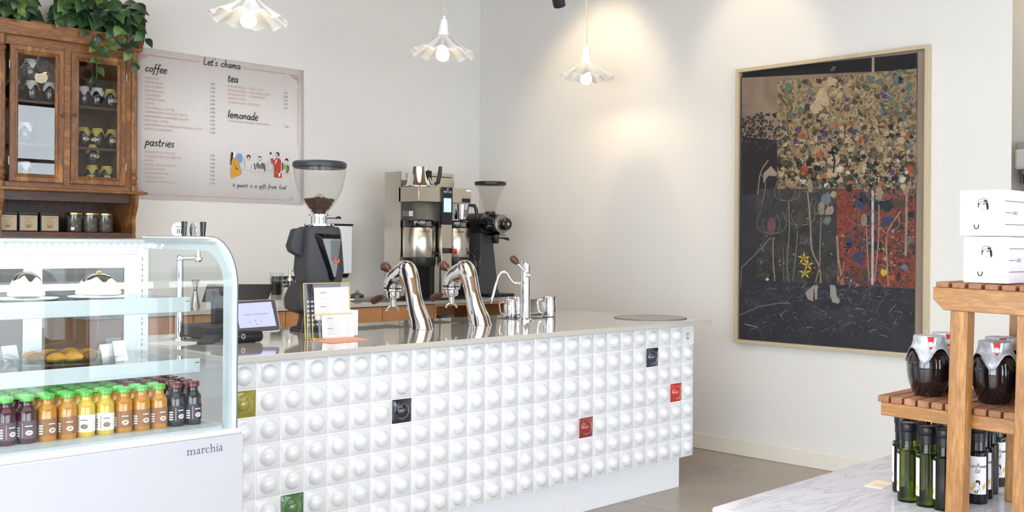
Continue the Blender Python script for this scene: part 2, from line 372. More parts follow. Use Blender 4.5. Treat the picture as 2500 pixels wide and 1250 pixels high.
# ------------------------------------------------------------------ service counter
T = .104; CX1, CY0, CZT = 4.747, 3.556, .9095
NC, NR = 27, 7; CX0 = CX1-NC*T; CZB = CZT-NR*T
KX1 = 4.70
ctr = thing('service_counter', 'long white service counter clad in domed glossy tiles', 'counter', (CX0, CY0, 0))
loc = lambda x, y, z: (x-CX0, y-CY0, z)
def cbx(mb, x0, x1, y0, y1, z0, z1): return mb.bx(x0-CX0, x1-CX0, y0-CY0, y1-CY0, z0, z1)
build('carcass', cbx(MB(), CX0+.01, CX1-.004, CY0+.012, 4.52, CZB+.001, CZT-.001), 'white', ctr)
build('kick_board', cbx(MB(), CX0+.05, KX1, CY0+.06, 4.46, 0, CZB), 'white', ctr, bevel=.002, label='smooth white recessed base board')
def tile_mesh(mb, x, z, flat=False, wob=0):
    """one square tile (front at y=0) with a round dome, local to the counter"""
    g = .0020; n = 24; r0 = T*.350; x0, x1, z0, z1 = x+g, x+T-g, z+g, z+T-g; cx, cz = x+T/2, z+T/2
    if flat:
        mb.bx(x0, x1, -.001, .012, z0, z1); return
    vs = []; fs = []
    # square rim sampled at n points
    for k in range(n):
        a = 2*PI*k/n; c, s = math.cos(a), math.sin(a); q = 1/max(abs(c), abs(s)); vs.append((cx+c*q*(T/2-g), .012, cz+s*q*(T/2-g)))
    for k in range(n):
        a = 2*PI*k/n; c, s = math.cos(a), math.sin(a); q = 1/max(abs(c), abs(s)); vs.append((cx+c*q*(T/2-g), .001, cz+s*q*(T/2-g)))
    for k in range(n):
        a = 2*PI*k/n; c, s = math.cos(a), math.sin(a); q = 1/max(abs(c), abs(s)); vs.append((cx+c*q*(T/2-g-.001), 0, cz+s*q*(T/2-g-.001)))
    rings = [(1.08, 0), (1.0, .0012), (.95, .0045), (.88, .0105), (.78, .0165), (.64, .0220), (.46, .0262), (.24, .0288)]
    for q, d in rings:
        for k in range(n): a = 2*PI*k/n; vs.append((cx+math.cos(a)*r0*q, -d*.82, cz+math.sin(a)*r0*q))
    R = 3+len(rings)
    for i in range(R-1):
        for k in range(n): k2 = (k+1) % n; fs.append((i*n+k, i*n+k2, (i+1)*n+k2, (i+1)*n+k))
    vs.append((cx, -.0296*.82, cz)); t = len(vs)-1
    for k in range(n): fs.append(((R-1)*n+k, (R-1)*n+(k+1) % n, t))
    # small tilt so that no two tiles mirror the same
    ax, az = random.uniform(-.012, .012), random.uniform(-.012, .012)
    vs = [(a, b+(a-cx)*ax+(c-cz)*az, c) for a, b, c in vs]
    mb.add(vs, fs)
# columns counted from the right end (0 = last), rows from the top
special = {(26, 1): ('olive_tile', (152, 146, 44), 'shiny olive yellow tile'), (19, 2): ('navy_tile', (30, 34, 52), 'shiny navy tile nearer the left'),
           (24, 5): ('green_tile', (78, 122, 66), 'shiny leaf green tile'), (3, 1): ('navy_tile', (46, 56, 74), 'shiny slate blue tile near the top right'),
           (1, 3): ('red_tile', (206, 56, 44), 'shiny bright red tile'), (8, 4): ('brick_red_tile', (158, 42, 36), 'shiny brick red tile')}
mb = MB(); lx = lambda c: (NC-1-c)*T
lz = lambda r: CZT-(r+1)*T
for c in range(NC):
    for r in range(NR):
        if (c, r) in special: continue
        tile_mesh(mb, lx(c), lz(r), flat=(c, r) == (0, 0))
tf = build('tiled_front', mb, 'tile', ctr, sharp=50)
build('grout', MB().bx(0, NC*T-.001, .0020, .012, CZB, CZT-.0005), 'grout', tf)
for (c, r), (n, rgb, lb) in special.items():
    mb = MB(); tile_mesh(mb, lx(c), lz(r))
    build(n, mb, mat(n+'_glaze_%d' % c, rgb, .07, coat=1, noise=.25, nscale=25), ctr, sharp=50, label=lb)
mb = MB(); ex, ez = lx(0)+T*.46, lz(0)+T*.42
mb.prism([(-.012, .018), (.012, .018), (.012, -.010), (.006, -.018), (-.006, -.018), (-.012, -.010)], basis((ex, -.001, ez), (0, -1, 0), (1, 0, 0)), .001)
mb2 = MB().bx(ex-.008, ex-.005, -.0035, -.002, ez-.010, ez+.014).bx(ex-.001, ex+.002, -.0035, -.002, ez-.012, ez+.014).bx(ex+.005, ex+.008, -.0035, -.002, ez-.010, ez+.014)
e = build('emblem', mb, 'steeld', ctr, label='small grey metal crest'); build('crest_bars', mb2, 'white', e)

ct = MB(); TOP = .934
ct.prism([(CX0-.02, 3.526), (4.872, 3.526), (4.885, 4.60), (CX0-.02, 4.60)], Matrix.Translation((0, 0, CZT)), TOP-CZT)
ct = build('countertop', ct, 'quartz', bevel=.002)
tag(ct, 'pale grey polished stone worktop lying on the tiled service counter', 'countertop')

# ------------------------------------------------------------------ back counter along the wall
BZ, BY = .957, 5.75
def cab_unit(x0, x1, label, niche=False):
    t = thing('base_cabinet', label, 'cabinet', (x0, BY, 0), group=None)
    w = x1-x0; d = WY-BY-.002; top = BZ-.026
    build('body', MB().bx(0, .018, .02, d, .0, top).bx(w-.018, w, .02, d, 0, top).bx(.018, w-.018, d-.012, d, 0, top).bx(.018, w-.018, .02, d-.012, 0, .018), 'cabwood', t)
    if niche:
        build('face_frame', MB().bx(0, w, 0, .02, top-.02, top).bx(0, .02, 0, .02, .3, top-.02).bx(w-.055, w, 0, .02, .3, top-.02).bx(0, w, 0, .02, .02, .3), 'cabwood', t, bevel=.001)
        build('inner_shelf', MB().bx(.02, w-.02, .03, d-.02, .62, .64), 'cabwood', t)
    else:
        build('door', MB().bx(.002, w-.002, 0, .019, .02, top-.004), 'cabwood', t, bevel=.0015)
    return t
xs = [2.35, 2.95, 3.5, 4.004, 4.233, 4.67]
xs = [2.3, 2.9, 3.5, 3.86, 4.232, 4.672]
seen = ['orange veneer base cabinet at the far left, behind the till screens', 'orange veneer base cabinet under the soap bottle', 'narrow veneer base cabinet hidden behind the grinder',
        'veneer base cabinet right of the grinder, left of the door seam', 'veneer base cabinet behind the left espresso tap, right of the door seam']
for i in range(5): cab_unit(xs[i], xs[i+1]-.002, seen[i])
cab_unit(4.672, 5.44, 'open veneer cabinet niche behind the right espresso tap', True)
wt = MB().bx(2.28, WX-.003, BY-.015, WY-.001, BZ-.025, BZ); wt = build('back_worktop', wt, 'quartz', bevel=.002)
tag(wt, 'long pale worktop against the back wall under the coffee brewer', 'countertop')
# plastic bag and crate in the niche
def bag(name, c, sx, sy, sz, m, label):
    mb = MB(); mb.sphere((0, 0, 0), 1, 20, 12)
    rnd = random.Random(4)
    mb.v = [(x*sx*(1+.25*math.sin(7*z+3*x)*math.cos(5*y)), y*sy*(1+.2*math.sin(6*z+4*x)), (z+1)*sz*(1+.18*math.sin(8*x+2*y))) for x, y, z in mb.v]
    o = build(name, mb, m, loc=c, sharp=60); return tag(o, label, 'bag')
bag('plastic_bag', (4.95, 6.0, .641), .17, .13, .085, mat('clear_crumpled_plastic', (175, 180, 190), .2, noise=.4, nscale=30, coat=.5), 'crumpled clear plastic bag inside the open cabinet niche')

# drain mats, rinser
mb = MB().bx(-.22, .22, -.1, .1, 0, .003)
for (x, y, lb, sx, sy) in [(3.06, 4.30, 'flat dark drip plate left of the left espresso tap', 1, 1), (3.52, 4.36, 'flat dark drip plate between the two espresso taps', .6, .8), (4.12, 4.30, 'flat dark drip plate beside the steam tap', .55, .9), (4.42, 4.46, 'flat dark drip plate under the right milk jug', .4, .5)]:
    m_ = MB(); m_.bx(-.22*sx, .22*sx, -.1*sy, .1*sy, 0, .002)
    t = thing('drip_tray', lb, 'drip tray', (x, y, TOP)); build('tray', m_, 'steeld', t)
    s_ = MB()
    for k in range(9): q = -.2*sx+k*.05*sx; s_.bx(q-.006*sx, q+.006*sx, -.085*sy, .085*sy, .002, .0028)
    build('slot', s_, 'black', t)
p = P(872, 728, Z=BZ)
t = thing('cup_rinser', 'round steel cup rinser on the back worktop right of the grinder', 'rinser', p)
build('tray', MB().lathe([(.18, 0), (.18, .004), (.05, .006), (.045, .002)], 28), 'steel', t)
build('star_head', MB().lathe([(.045, .004), (.05, .022), (.03, .034), (.012, .04), (.008, .06)], 20), 'steeld', t)
dm = build('drain_board', MB().bx(-.32, .30, -.13, .12, 0, .006).bx(-.30, .28, -.11, .10, .006, .0065), 'steeld', loc=(4.55, 5.96, BZ), bevel=.002)
tag(dm, 'flat dark steel board under the coffee brewer', 'drain board')

# thin round cover plate
p = P(1588, 776, Z=TOP); a_ = (P(1677, 776, Z=TOP)-P(1500, 775, Z=TOP)).length/2
o = build('round_plate', MB().lathe([(a_*.98, 0), (a_, .001), (a_, .005), (a_*.99, .006)], 64), mat('grey_slate_plate', (150, 146, 138), .25), loc=p)
tag(o, 'thin round grey plate at the right end of the service counter', 'plate')

# ------------------------------------------------------------------ espresso taps (chrome goose necks)
def ring_yz(c, tdir, a, b, n=20):
    """ellipse across a path lying in the YZ plane; a = half width in plane, b = half width along X"""
    t = Vector(tdir).normalized(); s = Vector((0, -t.z, t.y)); e = 2.4
    out = []
    for k in range(n):
        q = 2*PI*k/n; cs, sn = math.cos(q), math.sin(q)
        out.append(Vector(c)+s*(a*math.copysign(abs(cs)**(2/e), cs))+Vector((1, 0, 0))*(b*math.copysign(abs(sn)**(2/e), sn)))
    return out
X0 = 3.24
def tap_builder():
    base = P(1028, 803, X=X0); base.z = TOP
    L = lambda u, v: P(u, v, X=X0)-base
    t = thing('espresso_tap', 'left chrome goose neck espresso tap on the counter', 'espresso tap', base, group='chrome espresso taps')
    neck = [((1029, 803), .064, .05), ((1022, 776), .053, .046), ((1015, 748), .044, .040), ((1010, 722), .040, .037), ((1006, 700), .042, .038), ((1001, 680), .048, .041), ((994, 663), .052, .042), ((986, 650), .040, .036), ((981, 642), .016, .018)]
    head = [((1006, 668), .026, .026), ((994, 664), .046, .040), ((981, 667), .049, .044), ((969, 675), .046, .045), ((962, 688), .045, .045), ((960, 702), .044, .044)]
    body_mb = MB()
    for path in (neck, head):
      pts = [L(*p[0]) for p in path]
      if path is neck: pts[0].z = 0.001
      P3 = smooth_pts([tuple(p)+(a, b) for p, (_, a, b) in zip(pts, path)], 4)
      rings = []
      for i, q in enumerate(P3):
        p0 = Vector(P3[max(i-1, 0)][:3]); p1 = Vector(P3[min(i+1, len(P3)-1)][:3]); tt = p1-p0
        if path is neck and i < 2: tt = Vector((0, 0, 1))
        tt.x = 0
        c = Vector(q[:3]); c.x = 0; rings.append(ring_yz(c, tt, q[3], q[4]))
      body_mb.loft(rings)
    build('body', body_mb, 'chrome', t, sharp=60)
    hp = L(959, 700); hp.x = 0
    tr = Matrix.Translation(hp)
    g = build('group_head', MB().lathe([(.043, .02), (.046, .012), (.047, .0), (.044, -.006), (.046, -.010), (.046, -.020), (.040, -.026)], 32, tr), 'chrome', t)
    build('gasket_ring', MB().lathe([(.0465, -.003), (.049, -.005), (.049, -.009), (.0465, -.011)], 32, tr, cap=False), 'blackg', g)
    pf = build('portafilter', MB().lathe([(.036, -.02), (.037, -.045), (.033, -.058), (.016, -.064), (.013, -.10)], 28, tr).tube([hp+Vector((0, .03, -.045)), hp+Vector((0, .06, -.052))], .009, 10), 'chrome', t)
    sp = MB()
    for s in (-1, 1): sp.tube([hp+Vector(q) for q in [(0, 0, -.095), (s*.012, -s*.006, -.100), (s*.022, -s*.012, -.108), (s*.026, -s*.014, -.122)]], .006, 8)
    build('spout', sp, 'chrome', pf)
    h = hp+Vector((-.02, .055, -.052))
    build('handle', MB().tube([h+Vector((0, 0, 0)), h+Vector((-.004, .02, -.006)), h+Vector((-.008, .045, -.016)), h+Vector((-.012, .068, -.026)), h+Vector((-.013, .073, -.028))], [.011, .017, .020, .018, .006], 14), 'walnut', pf, label='dark wooden handle')
    k = L(960, 668); k.x = 0
    lv = build('lever', MB().tube([k+Vector((0, .0, 0)), k+Vector((0, .035, .022))], .007, 10), 'chrome', t)
    e = k+Vector((0, .032, .018))
    build('knob', MB().tube([e, e+Vector((0, .014, .008)), e+Vector((0, .040, .018)), e+Vector((0, .060, .026))], [.010, .022, .026, .014], 16), 'walnut', lv, label='reddish wooden knob')
    build('base_lights', MB().lathe([(.0, 0), (.0, .001)], 6), 'chrome', t) if False else None
    return t
tap = tap_builder()
p2 = P(1164, 794, Z=TOP)
b0 = tap.location.copy()
dup(tap, (3.625, b0.y+.0, TOP), label='right chrome goose neck espresso tap, nearer the steam tap')

# steam tap
p = P(1282, 783, Z=TOP)
t = thing('steam_tap', 'upright chrome steam tap with slanted top and thin wand', 'steam tap', p)
hh = 1.252-TOP
cyl = MB().lathe([(.040, 0), (.040, .008), (.030, .012), (.0275, .02), (.027, .1), (.0265, hh)], 36)
cyl.v = [(x, y, z + (0.0 if z < hh-.001 else (y-x)*.45)) for x, y, z in cyl.v]
build('column', cyl, 'chrome', t)
L = lambda u, v, dx=0: P(u, v, D=(5.70+dx))-p
build('wand', MB().tube(smooth_pts([tuple(L(1268, 692)), tuple(L(1256, 690)), tuple(L(1246, 680)), tuple(L(1238, 667)), tuple(L(1228, 664)), tuple(L(1219, 672)), tuple(L(1209, 700)), tuple(L(1199, 740))], 4), [.0065]*28+[.0055], 10), 'chrome', t)
build('wand_joint', MB().sphere(tuple(L(1267, 692)), .012, 14, 10), 'chrome', t)
build('knob', MB().tube([L(1284, 671), L(1294, 672)], [.014, .012], 14), 'chrome', t)
lv = build('lever', MB().tube([L(1282, 662), L(1270, 650), L(1260, 640)], [.008, .008, .009], 10), 'chrome', t)
build('paddle', MB().tube([L(1266, 645), L(1259, 638), L(1252, 631), L(1246, 628)], [.008, .018, .020, .010], 14), 'walnut', lv, label='reddish wooden paddle')

# milk jugs
def jug(pos, rz, label, s=1.0):
    t = thing('milk_jug', label, 'jug', pos, rz, group='steel milk jugs')
    prof = [(.030, 0), (.038, .004), (.040, .03), (.038, .06), (.036, .085), (.038, .102), (.0365, .102), (.034, .085), (.036, .06), (.037, .01), (.0, .008)]
    m_ = MB().lathe([(a*s, z*s) for a, z in prof], 32)
    m_.v = [(x*(1+.25*max(0, (z/s-.075)/.03)*(1 if x > .02*s else 0)*max(0, 1-abs(y)/(.016*s))), y, z) for x, y, z in m_.v]
    build('body', m_, 'chrome', t)
    build('handle', MB().tube(smooth_pts([(-.036*s, 0, .09*s), (-.056*s, 0, .088*s), (-.062*s, 0, .07*s), (-.054*s, 0, .03*s), (-.040*s, 0, .022*s)], 4), .0045*s, 10, flat=1.7), 'chrome', t)
    return t
jug(P(1246, 776, Z=TOP), -.6, 'steel milk jug in front, left of the steam tap', 1.02)
jug(P(1262, 768, Z=TOP), -.8, 'steel milk jug half hidden behind the steam tap', 1.0)
jug(P(1340, 773, Z=TOP), -.55, 'steel milk jug standing alone right of the steam tap', 1.12)
# ------------------------------------------------------------------ espresso grinder on the counter
def rrect(cx, cy, a, b, r, z, n=6):
    pts = []
    for qx, qy, a0 in ((1, 1, 0), (-1, 1, PI/2), (-1, -1, PI), (1, -1, 3*PI/2)):
        for k in range(n): q = a0+PI/2*k/(n-1); pts.append(Vector((cx+qx*(a-r)+r*math.cos(q), cy+qy*(b-r)+r*math.sin(q), z)))
    return pts
GX, GY = 2.835, 4.365     # axis of the grinder
gr = thing('coffee_grinder', 'tall charcoal coffee grinder with clear bean hopper standing on the counter', 'coffee grinder', (GX, GY, TOP), rotz=-.22)
# local frame: -y faces the customer side, slightly turned to the right
S = .00200  # metres per photo pixel at this distance
zz = lambda v: (804-v)*S
body = MB().loft([rrect(0, .005, a, b, r, zz(v)) for v, a, b, r in ((752, .074, .075, .03), (720, .078, .085, .03), (660, .100, .100, .035), (600, .092, .095, .035), (575, .088, .092, .035), (560, .084, .088, .04), (556, .078, .082, .04))])
build('body', body, 'blackm', gr, bevel=.003)
base = MB().loft([rrect(0, .01, a, b, r, z) for a, b, r, z in ((.085, .11, .04, 0), (.085, .11, .04, .010), (.080, .10, .04, .02), (.075, .082, .03, .06), (.075, .08, .03, zz(752)))])
build('base', base, 'blackm', gr, bevel=.002)
build('foot_plate', MB().loft([rrect(-.03, -.02, .10, .10, .05, z) for z in (0, .014)]).loft([rrect(-.03, -.02, .09, .09, .05, z) for z in (.014, .02)]), 'blackm', gr, bevel=.003)
hip = MB().loft([rrect(-.01, .04, a, b, .05, zz(v)) for v, a, b in ((765, .075, .08), (754, .118, .115), (725, .120, .12), (700, .105, .10), (690, .09, .09))])
build('motor_housing', hip, 'blackm', gr, bevel=.004)
wing = MB().prism([(-.075, zz(558)), (-.125, zz(562)), (-.150, zz(602)), (-.140, zz(616)), (-.082, zz(632))], basis((0, .05, 0), (0, -1, 0), (1, 0, 0)), .075)
build('side_cover', wing, 'blackm', gr, bevel=.006)
build('lever_slot', MB().bx(-.078, -.064, -.06, -.035, zz(598), zz(552)).bx(-.084, -.045, -.066, -.04, zz(600), zz(590)), 'blackg', gr, bevel=.002)
fp = MB()   # black glossy front with pointed lower end
o3 = [(-.058, zz(572)), (.072, zz(575)), (.076, zz(590)), (.050, zz(660)), (.036, zz(686)), (.020, zz(684))]
i3 = [(-.030, zz(584)), (.060, zz(584)), (.060, zz(596)), (.045, zz(655)), (.038, zz(676)), (.026, zz(676))]
n = 6; vs = [(a, -.092, b) for a, b in o3]+[(a, -.124, b) for a, b in i3]
fp.add(vs, [(i, (i+1) % n, (i+1) % n+n, i+n) for i in range(n)]+[tuple(range(n, 2*n))])
fr = build('spout_cover', fp, 'blackg', gr, bevel=.002)
g = MB()
for k in range(11): z = zz(592+k*4.3); q = .004*k*.35; g.bx(.012+q*.3, .058-q*.5, -.129, -.123, z, z+.0035)
build('grille', g, 'black', fr)
tr = basis((.040, -.126, zz(636)), (0, -1, 0), (1, 0, 0))
ringp = [tuple(tr @ Vector((.011*math.cos(q), .011*math.sin(q), 0))) for q in [PI*.6+2*PI*.82*k/18 for k in range(19)]]
build('dial', MB().tube(ringp, .0045, 8), mat('orange_dial', (232, 96, 44), .4), gr, label='orange ring dial')
build('collar', MB().lathe([(.068, zz(556)), (.072, zz(554)), (.072, zz(549)), (.040, zz(548)), (.038, zz(530)), (.050, zz(530)), (.050, zz(526))], 32), 'chrome', gr)
build('shutter_lever', MB().bx(.03, .085, -.008, .008, zz(536), zz(533)).tube([(.085, 0, zz(534)), (.10, 0, zz(532)), (.108, 0, zz(535))], .006, 8), 'black', gr)
hp = [(.037, 528), (.042, 520), (.060, 508), (.088, 486), (.108, 462), (.119, 436), (.124, 414)]
hpS = smooth_pts([(a, zz(v)) for a, v in hp], 4)
hop = build('hopper', MB().lathe(hpS, 48, cap=False), 'hopper', gr)
# beans: a heap inside the hopper
def beans(rfun, z0, z1, cnt, peak):
    mb = MB(); rnd = random.Random(3)
    for k in range(cnt):
        z = z0+(z1-z0)*math.sqrt(rnd.random()); R = max(0.01, rfun(z)-.008); q = rnd.random()*2*PI; rr_ = R*math.sqrt(rnd.random())*.97
        if z > z1-.012: z += peak*(1-rr_/R)
        MM = Matrix.Translation((rr_*math.cos(q), rr_*math.sin(q), z)) @ rotm((rnd.random()*6, rnd.random()*6, rnd.random()*6))
        mb.sphere((0, 0, 0), .0055, 6, 4, (1, .7, .5), T=MM)
    return mb
def hr(z):
    for i in range(len(hpS)-1):
        if hpS[i][1] <= z <= hpS[i+1][1]:
            t_ = (z-hpS[i][1])/(hpS[i+1][1]-hpS[i][1]); return hpS[i][0]*(1-t_)+hpS[i+1][0]*t_
    return .04
zb0, zb1 = zz(527), zz(490)
b_ = beans(hr, zb0, zb1, 900, .012); b_.lathe([(hr(zb0+(zb1-zb0)*k/6)-.012, zb0+(zb1-zb0)*k/6) for k in range(7)]+[(.02, zb1+.006), (0, zb1+.01)], 24)
bo = build('coffee_beans', b_, mat('roasted_coffee_beans', (84, 62, 48), .45, noise=.5, nscale=90), hop, label='roasted brown beans heaped in the hopper'); bo['kind'] = 'stuff'
build('inner_cone', MB().lathe([(.052, zz(494)), (.0, zz(474)), ], 24, cap=False), 'hopper', hop)
build('lid', MB().lathe([(.118, zz(416)), (.126, zz(413)), (.1285, zz(407)), (.126, zz(402)), (.118, zz(399)), (0, zz(398.5))], 48), mat('dark_grey_lid', (50, 54, 62), .4), gr)

# ------------------------------------------------------------------ brass sign holders with cards
def frame_mb(w, h, r=.0022):
    mb = MB()
    for a, b in (((0, 0), (w, 0)), ((w, 0), (w, h)), ((w, h), (0, h)), ((0, h), (0, 0))): mb.tube([(a[0], 0, a[1]), (b[0], 0, b[1])], r, 6)
    return mb
A = P(745, 829, Z=TOP); B_ = P(857, 823, Z=TOP)
ang = math.atan2((B_-A).y, (B_-A).x); Wd = (B_-A).length
print('sign', A, B_, ang, Wd)
t = thing('sign_holder', 'tall brass edged glass stand holding menu cards before the grinder', 'sign holder', A+Vector((0, 0, .003)), rot=(-.10, 0, ang))
Hh = .240
build('frame', frame_mb(Wd, Hh), 'brass', t)
gl = build('glass_pane', MB().bx(0.003, Wd-.003, -.0008, .0008, 0.003, Hh-.003), 'glass', t)
gm = MB()
for i in range(4):
    for j in range(6):
        gm.bx(.012+i*.020, .024+i*.020, -.0024, -.0018, Hh-.085-j*.020, Hh-.075-j*.020)
build('reflected_squares', gm, 'paleink', gl)  # pale squares laid on the pane to imitate a reflected grid
build('back_leg', MB().tube([(0, 0, Hh*.45), (-.004, .045, .004)], .002, 6), 'brass', t); build('back_leg', MB().tube([(Wd, 0, Hh*.45), (Wd+.004, .045, .004)], .002, 6), 'brass', t)
def card(name, a, b, z0, z1, parent_loc, rot, label, cat, lines=True, yoff=-.006, group=None, tilt=0):
    t = thing(name, label, cat, parent_loc, rot=rot)
    fn = lambda x, z, h: (x, -h*2, z)
    w = b-a; h = z1-z0
    o = build('sheet', MB().bx(0, w, 0, .0012, 0, h), 'paper', t)
    if lines:
        mb = MB(); rnd = random.Random(int(w*1e4))
        m_ = .012*w/.12
        for pq in ([(m_, h-m_), (w-m_, h-m_)], [(m_, m_), (w-m_, m_)], [(m_, m_), (m_, h-m_)], [(w-m_, m_), (w-m_, h-m_)]): mb.stroke(pq, .0006, fn)
        nl = 13
        for k in range(nl):
            z = h*(.84-.72*k/nl)
            if k in (0, 8): mb.stroke([(w*.16, z), (w*.34, z)], .0028, fn, 1); continue
            mb.stroke([(w*.16, z), (w*(.16+.2+.2*rnd.random()), z)], .0013, fn); mb.stroke([(w*.78, z), (w*.84, z)], .0013, fn)
        build('print', mb, ['paleink', 'greyink'], o)
    return t
R_ = (-.10, 0, ang)
dx = Vector((math.cos(ang), math.sin(ang), 0)); dn = Vector((math.sin(ang), -math.cos(ang), 0))
card('menu_card', 0, .166, 0, .140, A+dx*.042+dn*.006+Vector((0, 0, .084)), R_, 'upper white menu card with fine print leaning in the brass stand', 'card')
# smaller front holder
A2 = A+dx*.022+dn*.030
t2 = thing('sign_holder', 'small low brass edged holder in front of the tall one', 'sign holder', A2+Vector((0, 0, .003)), rot=(-.10, 0, ang))
build('frame', frame_mb(.19, .105).tube([(-.020, .012, 0), (-.020, .006, .105)], .002, 6), 'brass', t2)
build('glass_pane', MB().bx(.003, .187, -.0008, .0008, .003, .102), 'glass', t2)
card('menu_card', 0, .152, 0, .100, A2+dx*.042+dn*.006+Vector((0, 0, .006)), (-.12, 0, ang), 'lower white menu card in the small brass holder', 'card')
card('menu_card', 0, .060, 0, .112, A2+dx*.160-dn*.014+Vector((0, 0, .012)), (-.10, .06, ang), 'blank white card at the right edge of the small brass holder', 'card', lines=False)
pc = MB(); q = [P(760, 834, Z=TOP), P(812, 839, Z=TOP), P(906, 831, Z=TOP), P(850, 820, Z=TOP)]
pc.add([tuple(v+Vector((0, 0, .0005))) for v in q]+[tuple(v+Vector((0, 0, .002))) for v in q], [(0, 1, 2, 3), (4, 5, 6, 7), (0, 1, 5, 4), (1, 2, 6, 5), (2, 3, 7, 6), (3, 0, 4, 7)])
tag(build('coral_card', pc, 'pink'), 'flat coral red card lying under the brass sign holders', 'card')

# ------------------------------------------------------------------ till with customer screen
q0, q1, q2 = P(590, 811, D=4.52), P(684, 804, D=4.60), P(665, 732, D=4.66)
c0 = P(572, 811, D=4.50)
scr = thing('card_terminal', 'black tablet card reader tilted back on a round puck base', 'card reader', P(628, 822, Z=TOP))
L0 = scr.location
ex = (q1-q0).normalized(); up = (q2-q1); up = (up-ex*up.dot(ex)).normalized(); nrm = ex.cross(up)
W_, H_ = (q1-q0).length+.012, (q2-q1).length+.004
Bm = Matrix(((ex.x, up.x, nrm.x, q0.x-L0.x), (ex.y, up.y, nrm.y, q0.y-L0.y), (ex.z, up.z, nrm.z, q0.z-L0.z), (0, 0, 0, 1))) @ Matrix.Translation((-.010, 0, 0))
SL = .016
def rr2(x0, x1, y0, y1, r, n=5):
    out = []
    for cx_, cy_, a0 in ((x1-r, y1-r, 0), (x0+r, y1-r, PI/2), (x0+r, y0+r, PI), (x1-r, y0+r, 3*PI/2)):
        for k in range(n): a = a0+PI/2*k/(n-1); out.append((cx_+r*math.cos(a), cy_+r*math.sin(a)))
    return out
build('tablet', MB().prism(rr2(-.012, W_, -.006, H_, .012), Bm, -.012), 'whiteg', scr, bevel=.001)
bz = build('bezel', MB().prism(rr2(-.010, W_-.002, -.004, H_-.002, .010), Bm, .0012), 'blackg', scr)
fnS = lambda a, b, h: tuple(Bm @ Vector((a, b, .0014+h)))
dm_ = build('display', MB().poly([(.004, .018), (W_-.016, .018), (W_-.020, H_-.014), (-.0, H_-.014)], fnS, h=.0002), mat('lavender_screen', (120, 122, 180), .25, emit=(.32, .33, .62), estr=.8), bz, label='glowing lavender screen')
tm = MB(); text_mb(tm, "a supper is a feast among gods", .0085, fnS, W_*.46, H_*.52, 'CENTER', h=.0006)
for x_, y_ in ((.05, .045), (.075, .050), (.10, .046), (.078, .032)): tm.poly(ell(x_, y_, .002, .002, 8), fnS, h=.0006)
build('screen_text', tm, 'ink', dm_)
k0, k1 = P(566, 840, Z=TOP)-L0, P(643, 836, Z=TOP)-L0; ka = (k1-k0).normalized(); kl = (k1-k0).length; back_ = Vector((-ka.y, ka.x, 0))*.024
k0 = k0+back_
build('base', MB().lathe([(0, 0), (.020, 0), (.0255, .006), (.0255, kl-.008), (.020, kl), (0, kl)], 28, basis(k0+Vector((0, 0, .027)), ka, (0, 0, 1))), 'black', scr)
f_ = Vector((ka.y, -ka.x, 0)); cpos = k0+ka*(P(590, 838, Z=TOP)-P(566, 840, Z=TOP)).length+Vector((0, 0, .029))+f_*.0258; ci = basis(cpos, f_, (0, 0, 1))
build('ring_mark', MB().tube([tuple(ci @ Vector((.009*math.cos(a), .0065*math.sin(a), 0))) for a in [2*PI*k/18 for k in range(18)]], .0011, 6, closed=True), 'white', scr)
# till screen seen from behind
p = P(600, 760, D=4.72); p.z = TOP
till = thing('till_screen', 'large black till screen seen from behind at the counter end', 'till', p)
Lw = lambda u, v, d: P(u, v, D=d)-p
b1, b2, b3, b4 = Lw(492, 738, 4.62), Lw(655, 731, 4.78), Lw(668, 694, 4.88), Lw(506, 694, 4.72)
off = Vector((.02, .035, .0))
build('screen_back', MB().add([b1, b2, b3, b4, b1+off, b2+off, b3+off*.4, b4+off*.4], [(0, 1, 2, 3), (4, 7, 6, 5), (0, 4, 5, 1), (1, 5, 6, 2), (2, 6, 7, 3), (3, 7, 4, 0)]), 'black', till, bevel=.004)
build('stand', MB().loft([[b1*.6+b2*.4+Vector((sx_*.05, .05+sy_*.02, z_-(b1*.6+b2*.4).z)) for sx_, sy_ in ((-1, -1), (1, -1), (1, 1), (-1, 1))] for z_ in (.006, .20)]), 'black', till, bevel=.004)
cc = b1*.6+b2*.4
build('base', MB().bx(cc.x-.16, cc.x+.09, cc.y-.08, cc.y+.16, 0, .055), 'blackm', till, bevel=.008)

# soap bottle, plastic cup, hand wash sign, towel box
p = P(707, 748, Z=BZ)
t = thing('soap_dispenser', 'clear ribbed pump bottle with orange soap on the back worktop', 'soap dispenser', p)
bt = [(.036, .002), (.041, .006), (.041, .115), (.036, .135), (.022, .150), (.018, .156), (.018, .160)]
rib = MB().lathe(bt+[(a-.002, z) for a, z in reversed(bt)], 64, cap=False)
rib.v = [(x*(1+.02*math.cos(16*math.atan2(y, x))), y*(1+.02*math.cos(16*math.atan2(y, x))), z) for x, y, z in rib.v]
bo = build('bottle', rib, 'glass', t)
build('liquid_soap', MB().lathe([(.034, .005), (.038, .008), (.038, .055), (0, .056)], 32), mat('orange_soap', (236, 150, 20), .15, coat=.5, emit=None), bo, label='orange liquid soap')
pu = build('pump', MB().lathe([(.019, .158), (.019, .176), (.010, .178), (.009, .196), (.005, .197), (.005, .215), (.011, .216), (.011, .228), (0, .229)], 20).tube([(0, 0, .222), (.03, -.015, .222), (.046, -.022, .216)], .004, 8), 'steel', t)
build('dip_tube', MB().tube([(0, 0, .012), (0, 0, .16)], .003, 8), 'whiteg', pu)
p = P(675, 700, Y=5.84); p.z = BZ
t = thing('plastic_cup_stack', 'stack of clear plastic cups left of the soap bottle', 'cups', p)
mb = MB()
